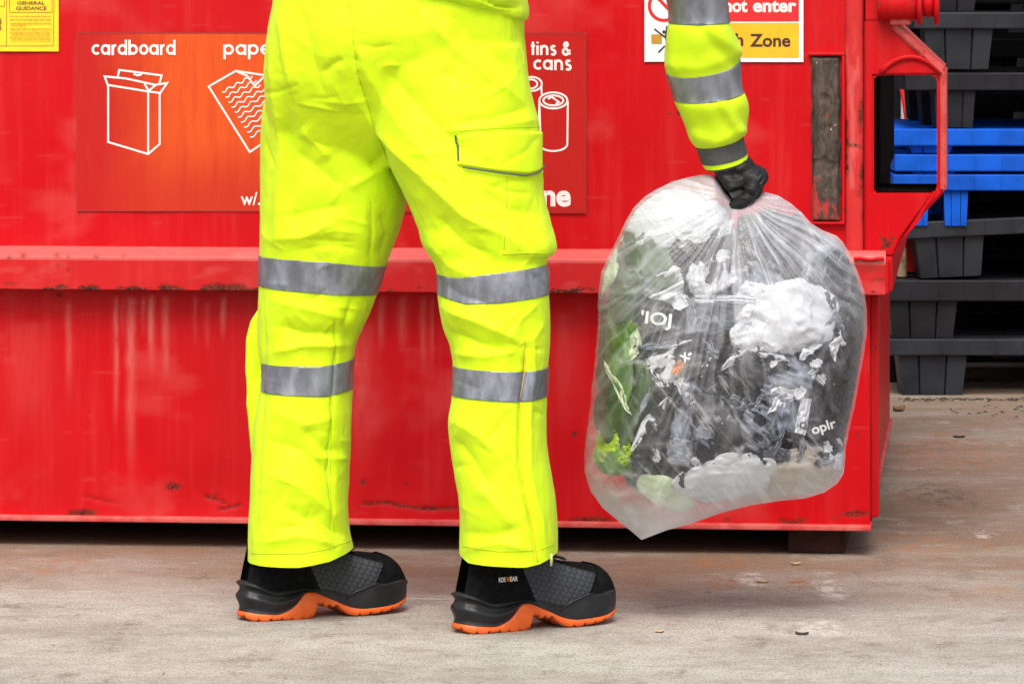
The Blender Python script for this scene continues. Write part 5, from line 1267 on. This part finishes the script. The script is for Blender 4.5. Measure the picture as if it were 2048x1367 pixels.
bk('dark', 1655, 895, 40, 42, -.4, .0, 'dark round film scrap under the white lettered tag')
bk('black', 1340, 690, 70, 24, -.2, .004, 'black film fold below the white letters on the dark card')
bk('black', 1382, 955, 30, 24, .6, .004, 'small black scrap poking out low beside the bottom tissue')
bk('grey', 1395, 760, 40, 40, .3, .004, 'grey film beside the little orange printed square')
piece('card', 'sheet', 'sage', 1300, 525, 52, 58, -.55, .0, 'sage grey card leaning in the upper left of the clear bag', 'card')
sg_ = piece('card', 'sheet', 'grey', 1425, 628, 58, 36, -.05, -.003, 'grey ribbed sheet with a white edge in the middle of the clear bag', 'card')
piece('paper_strip', 'sheet', 'paper', 1450, 598, 62, 8, .02, -.006, 'narrow white paper strip along the top of the grey ribbed sheet', 'paper')
piece('paper_strip', 'sheet', 'paper', 1498, 628, 12, 30, .35, -.006, 'short white paper strip at the right end of the grey ribbed sheet', 'paper')
piece('paper_strip', 'sheet', 'pale', 1383, 632, 10, 34, .05, -.006, 'short pale strip at the left end of the grey ribbed sheet', 'paper')
piece('paper_sheet', 'leaf', 'paper', 1325, 735, 34, 52, .25, -.002, 'pointed white paper left of the orange printed square', 'paper')
piece('paper_strip', 'leaf', 'paper', 1300, 850, 9, 62, .62, -.004, 'thin white strip slanting down beside the green scraps', 'paper')
piece('paper_sheet', 'leaf', 'pale', 1368, 832, 24, 72, .05, -.002, 'long pale sheet standing upright left of the middle of the bag', 'paper')
piece('paper_sheet', 'leaf', 'pale', 1352, 905, 22, 34, -.5, -.004, 'pale folded scrap at the foot of the long upright sheet', 'paper')
dc = piece('card', 'sheet', 'dark', 1320, 640, 52, 38, .25, -.004, 'dark card printed with large white letters on the left of the clear bag', 'card')
tgp = piece('paper_tag', 'sheet', 'paper', 1606, 832, 11, 36, .18, -.008, 'small white lettered tag low on the right of the clear bag', 'tag')
tg2 = piece('paper_tag', 'sheet', 'dark', 1648, 858, 36, 16, -.3, -.005, 'dark ribbon with white lettering beside the small white tag', 'tag')
dk2 = piece('card', 'sheet', 'black', 1372, 722, 34, 34, -.5, -.003, 'black card scrap with an orange square and white print', 'card')
og = piece('orange_square', 'sheet', 'orange', 1357, 736, 9, 15, .55, -.009, None, None, bend=0); og['label'] = 'small orange printed square'
og.parent = dk2; og.location = og.location - dk2.location
gs('lump', 'dkgreen', 1252, 565, 30, 85, .2, .0, 'dark green strip curving down the upper left edge of the bag')
gs('leaf', 'palegreen', 1222, 530, 14, 58, .22, .0, 'pale green strip against the upper left edge of the bag')
gs('lump', 'dkgreen', 1258, 475, 12, 14, .2, .002, 'small dark green scrap below the top left tissue')
gs('lump', 'green', 1238, 715, 26, 95, -.12, .0, 'bright green strip standing along the left edge of the bag')
gs('lump', 'green', 1258, 640, 44, 80, .15, .006, 'dark green crumple behind the bright green strip')
gs('leaf', 'palegreen', 1262, 690, 14, 32, .3, -.002, 'small pale green scrap beside the bright green strip')
gs('leaf', 'palegreen', 1236, 775, 8, 52, -.5, -.003, 'thin pale green strip crossing the left side of the bag')
gs('lump', 'dkgreen', 1238, 820, 46, 80, .1, .002, 'dark green crumple above the lime scraps')
gs('sheet', 'lime', 1216, 892, 26, 34, .2, .0, 'lime yellow scrap at the lower left edge of the bag')
gs('sheet', 'lime', 1252, 908, 15, 20, .7, -.003, 'lime yellow folded scrap right of the other lime scrap')
gs('lump', 'green', 1230, 925, 40, 26, .0, .004, 'green crumple under the lime yellow scraps')
gs('lump', 'dkgreen', 1285, 770, 26, 60, .1, .008, 'very dark green crumple left of the thin white strip')
gs('lump', 'palegreen', 1330, 985, 58, 30, .5, .006, 'pale green film gathered above the bottom tip of the bag')
# thin pale shreds caught between the wads
rs = random.Random(5)
for k, (cx, cy, rx, ry, rot) in enumerate([(1470, 715, 7, 34, .8), (1420, 690, 12, 28, -.4), (1520, 800, 5, 24, .5), (1545, 712, 8, 30, -1.2), (1400, 870, 6, 34, -.7), (1655, 655, 6, 34, .5),
        (1620, 700, 8, 26, 1.0), (1560, 880, 5, 30, .35), (1600, 905, 5, 30, .3), (1350, 690, 6, 30, 1.3), (1290, 800, 5, 28, .4), (1680, 640, 7, 22, -.4), (1415, 735, 10, 22, .5), (1320, 690, 7, 40, 1.45), (1490, 690, 12, 20, 1.2)]):
    piece('plastic_shred', 'leaf', 'paper' if k % 3 == 0 else 'pale', cx, cy, rx, ry, rot, -.003 + .001 * (k % 3), 'thin pale plastic shred among the black film in the clear bag', 'plastic scrap', 'pale plastic shreds in the clear bag', seed=300 + k)
# small torn scraps packed all through the dark waste
rs = random.Random(23); k = 0
while k < 46:
    cx, cy = rs.uniform(1285, 1700), rs.uniform(600, 925)
    if math.hypot((cx - 1565) / 105, (cy - 640) / 82) < 1 or math.hypot(cx - 1312, cy - 640) < 50 or math.hypot(cx - 1630, cy - 845) < 60 or math.hypot(cx - 1360, cy - 730) < 34: continue
    a_ = rs.uniform(7, 20); mt = rs.choice(['paper', 'paper', 'pale', 'grey', 'black', 'black'])
    piece('torn_scrap', rs.choice(['sheet', 'leaf', 'crumple']), mt, cx, cy, a_, a_ * rs.uniform(.7, 2.2), rs.uniform(-1.5, 1.5), rs.uniform(-.006, .002), 'small torn wrapper scrap among the dark waste in the middle of the clear bag', 'wrapper scrap', 'torn wrapper scraps in the clear bag', seed=500 + k); k += 1
# lettering on the printed scraps
def print_on(o, s, x, y, w, h, rot, m, off=-.010, bold=.02):
    V, f = textmesh(s, bold); lo, hi = V.min(0), V.max(0)
    u = (V[:, 0] - lo[0]) / (hi[0] - lo[0]) - .5; q = .5 - (V[:, 1] - lo[1]) / (hi[1] - lo[1])
    px = x + u * w * math.cos(rot) - q * h * math.sin(rot); py = y + u * w * math.sin(rot) + q * h * math.cos(rot)
    D, s_ = depth(px, py); Vw = P(px, py, YB - np.maximum(D - .015, 0) + off)
    return mk('lettering', Vw - np.array(o.location), f, m, o, False)
n = N('white_print_ink'); n.set((.8, .8, .8), .5); WP = n.m; n = N('black_print_ink'); n.set((.02, .02, .02), .5); BP_ = n.m
print_on(dc, "'IOJ", 1312, 640, 62, 34, .12, WP); print_on(tgp, 'Q', 1606, 851, 15, 15, .1, BP_, -.0125); print_on(tg2, 'oplr', 1648, 855, 50, 26, -.3, WP); print_on(dk2, 'x-', 1373, 712, 24, 18, -.6, WP)
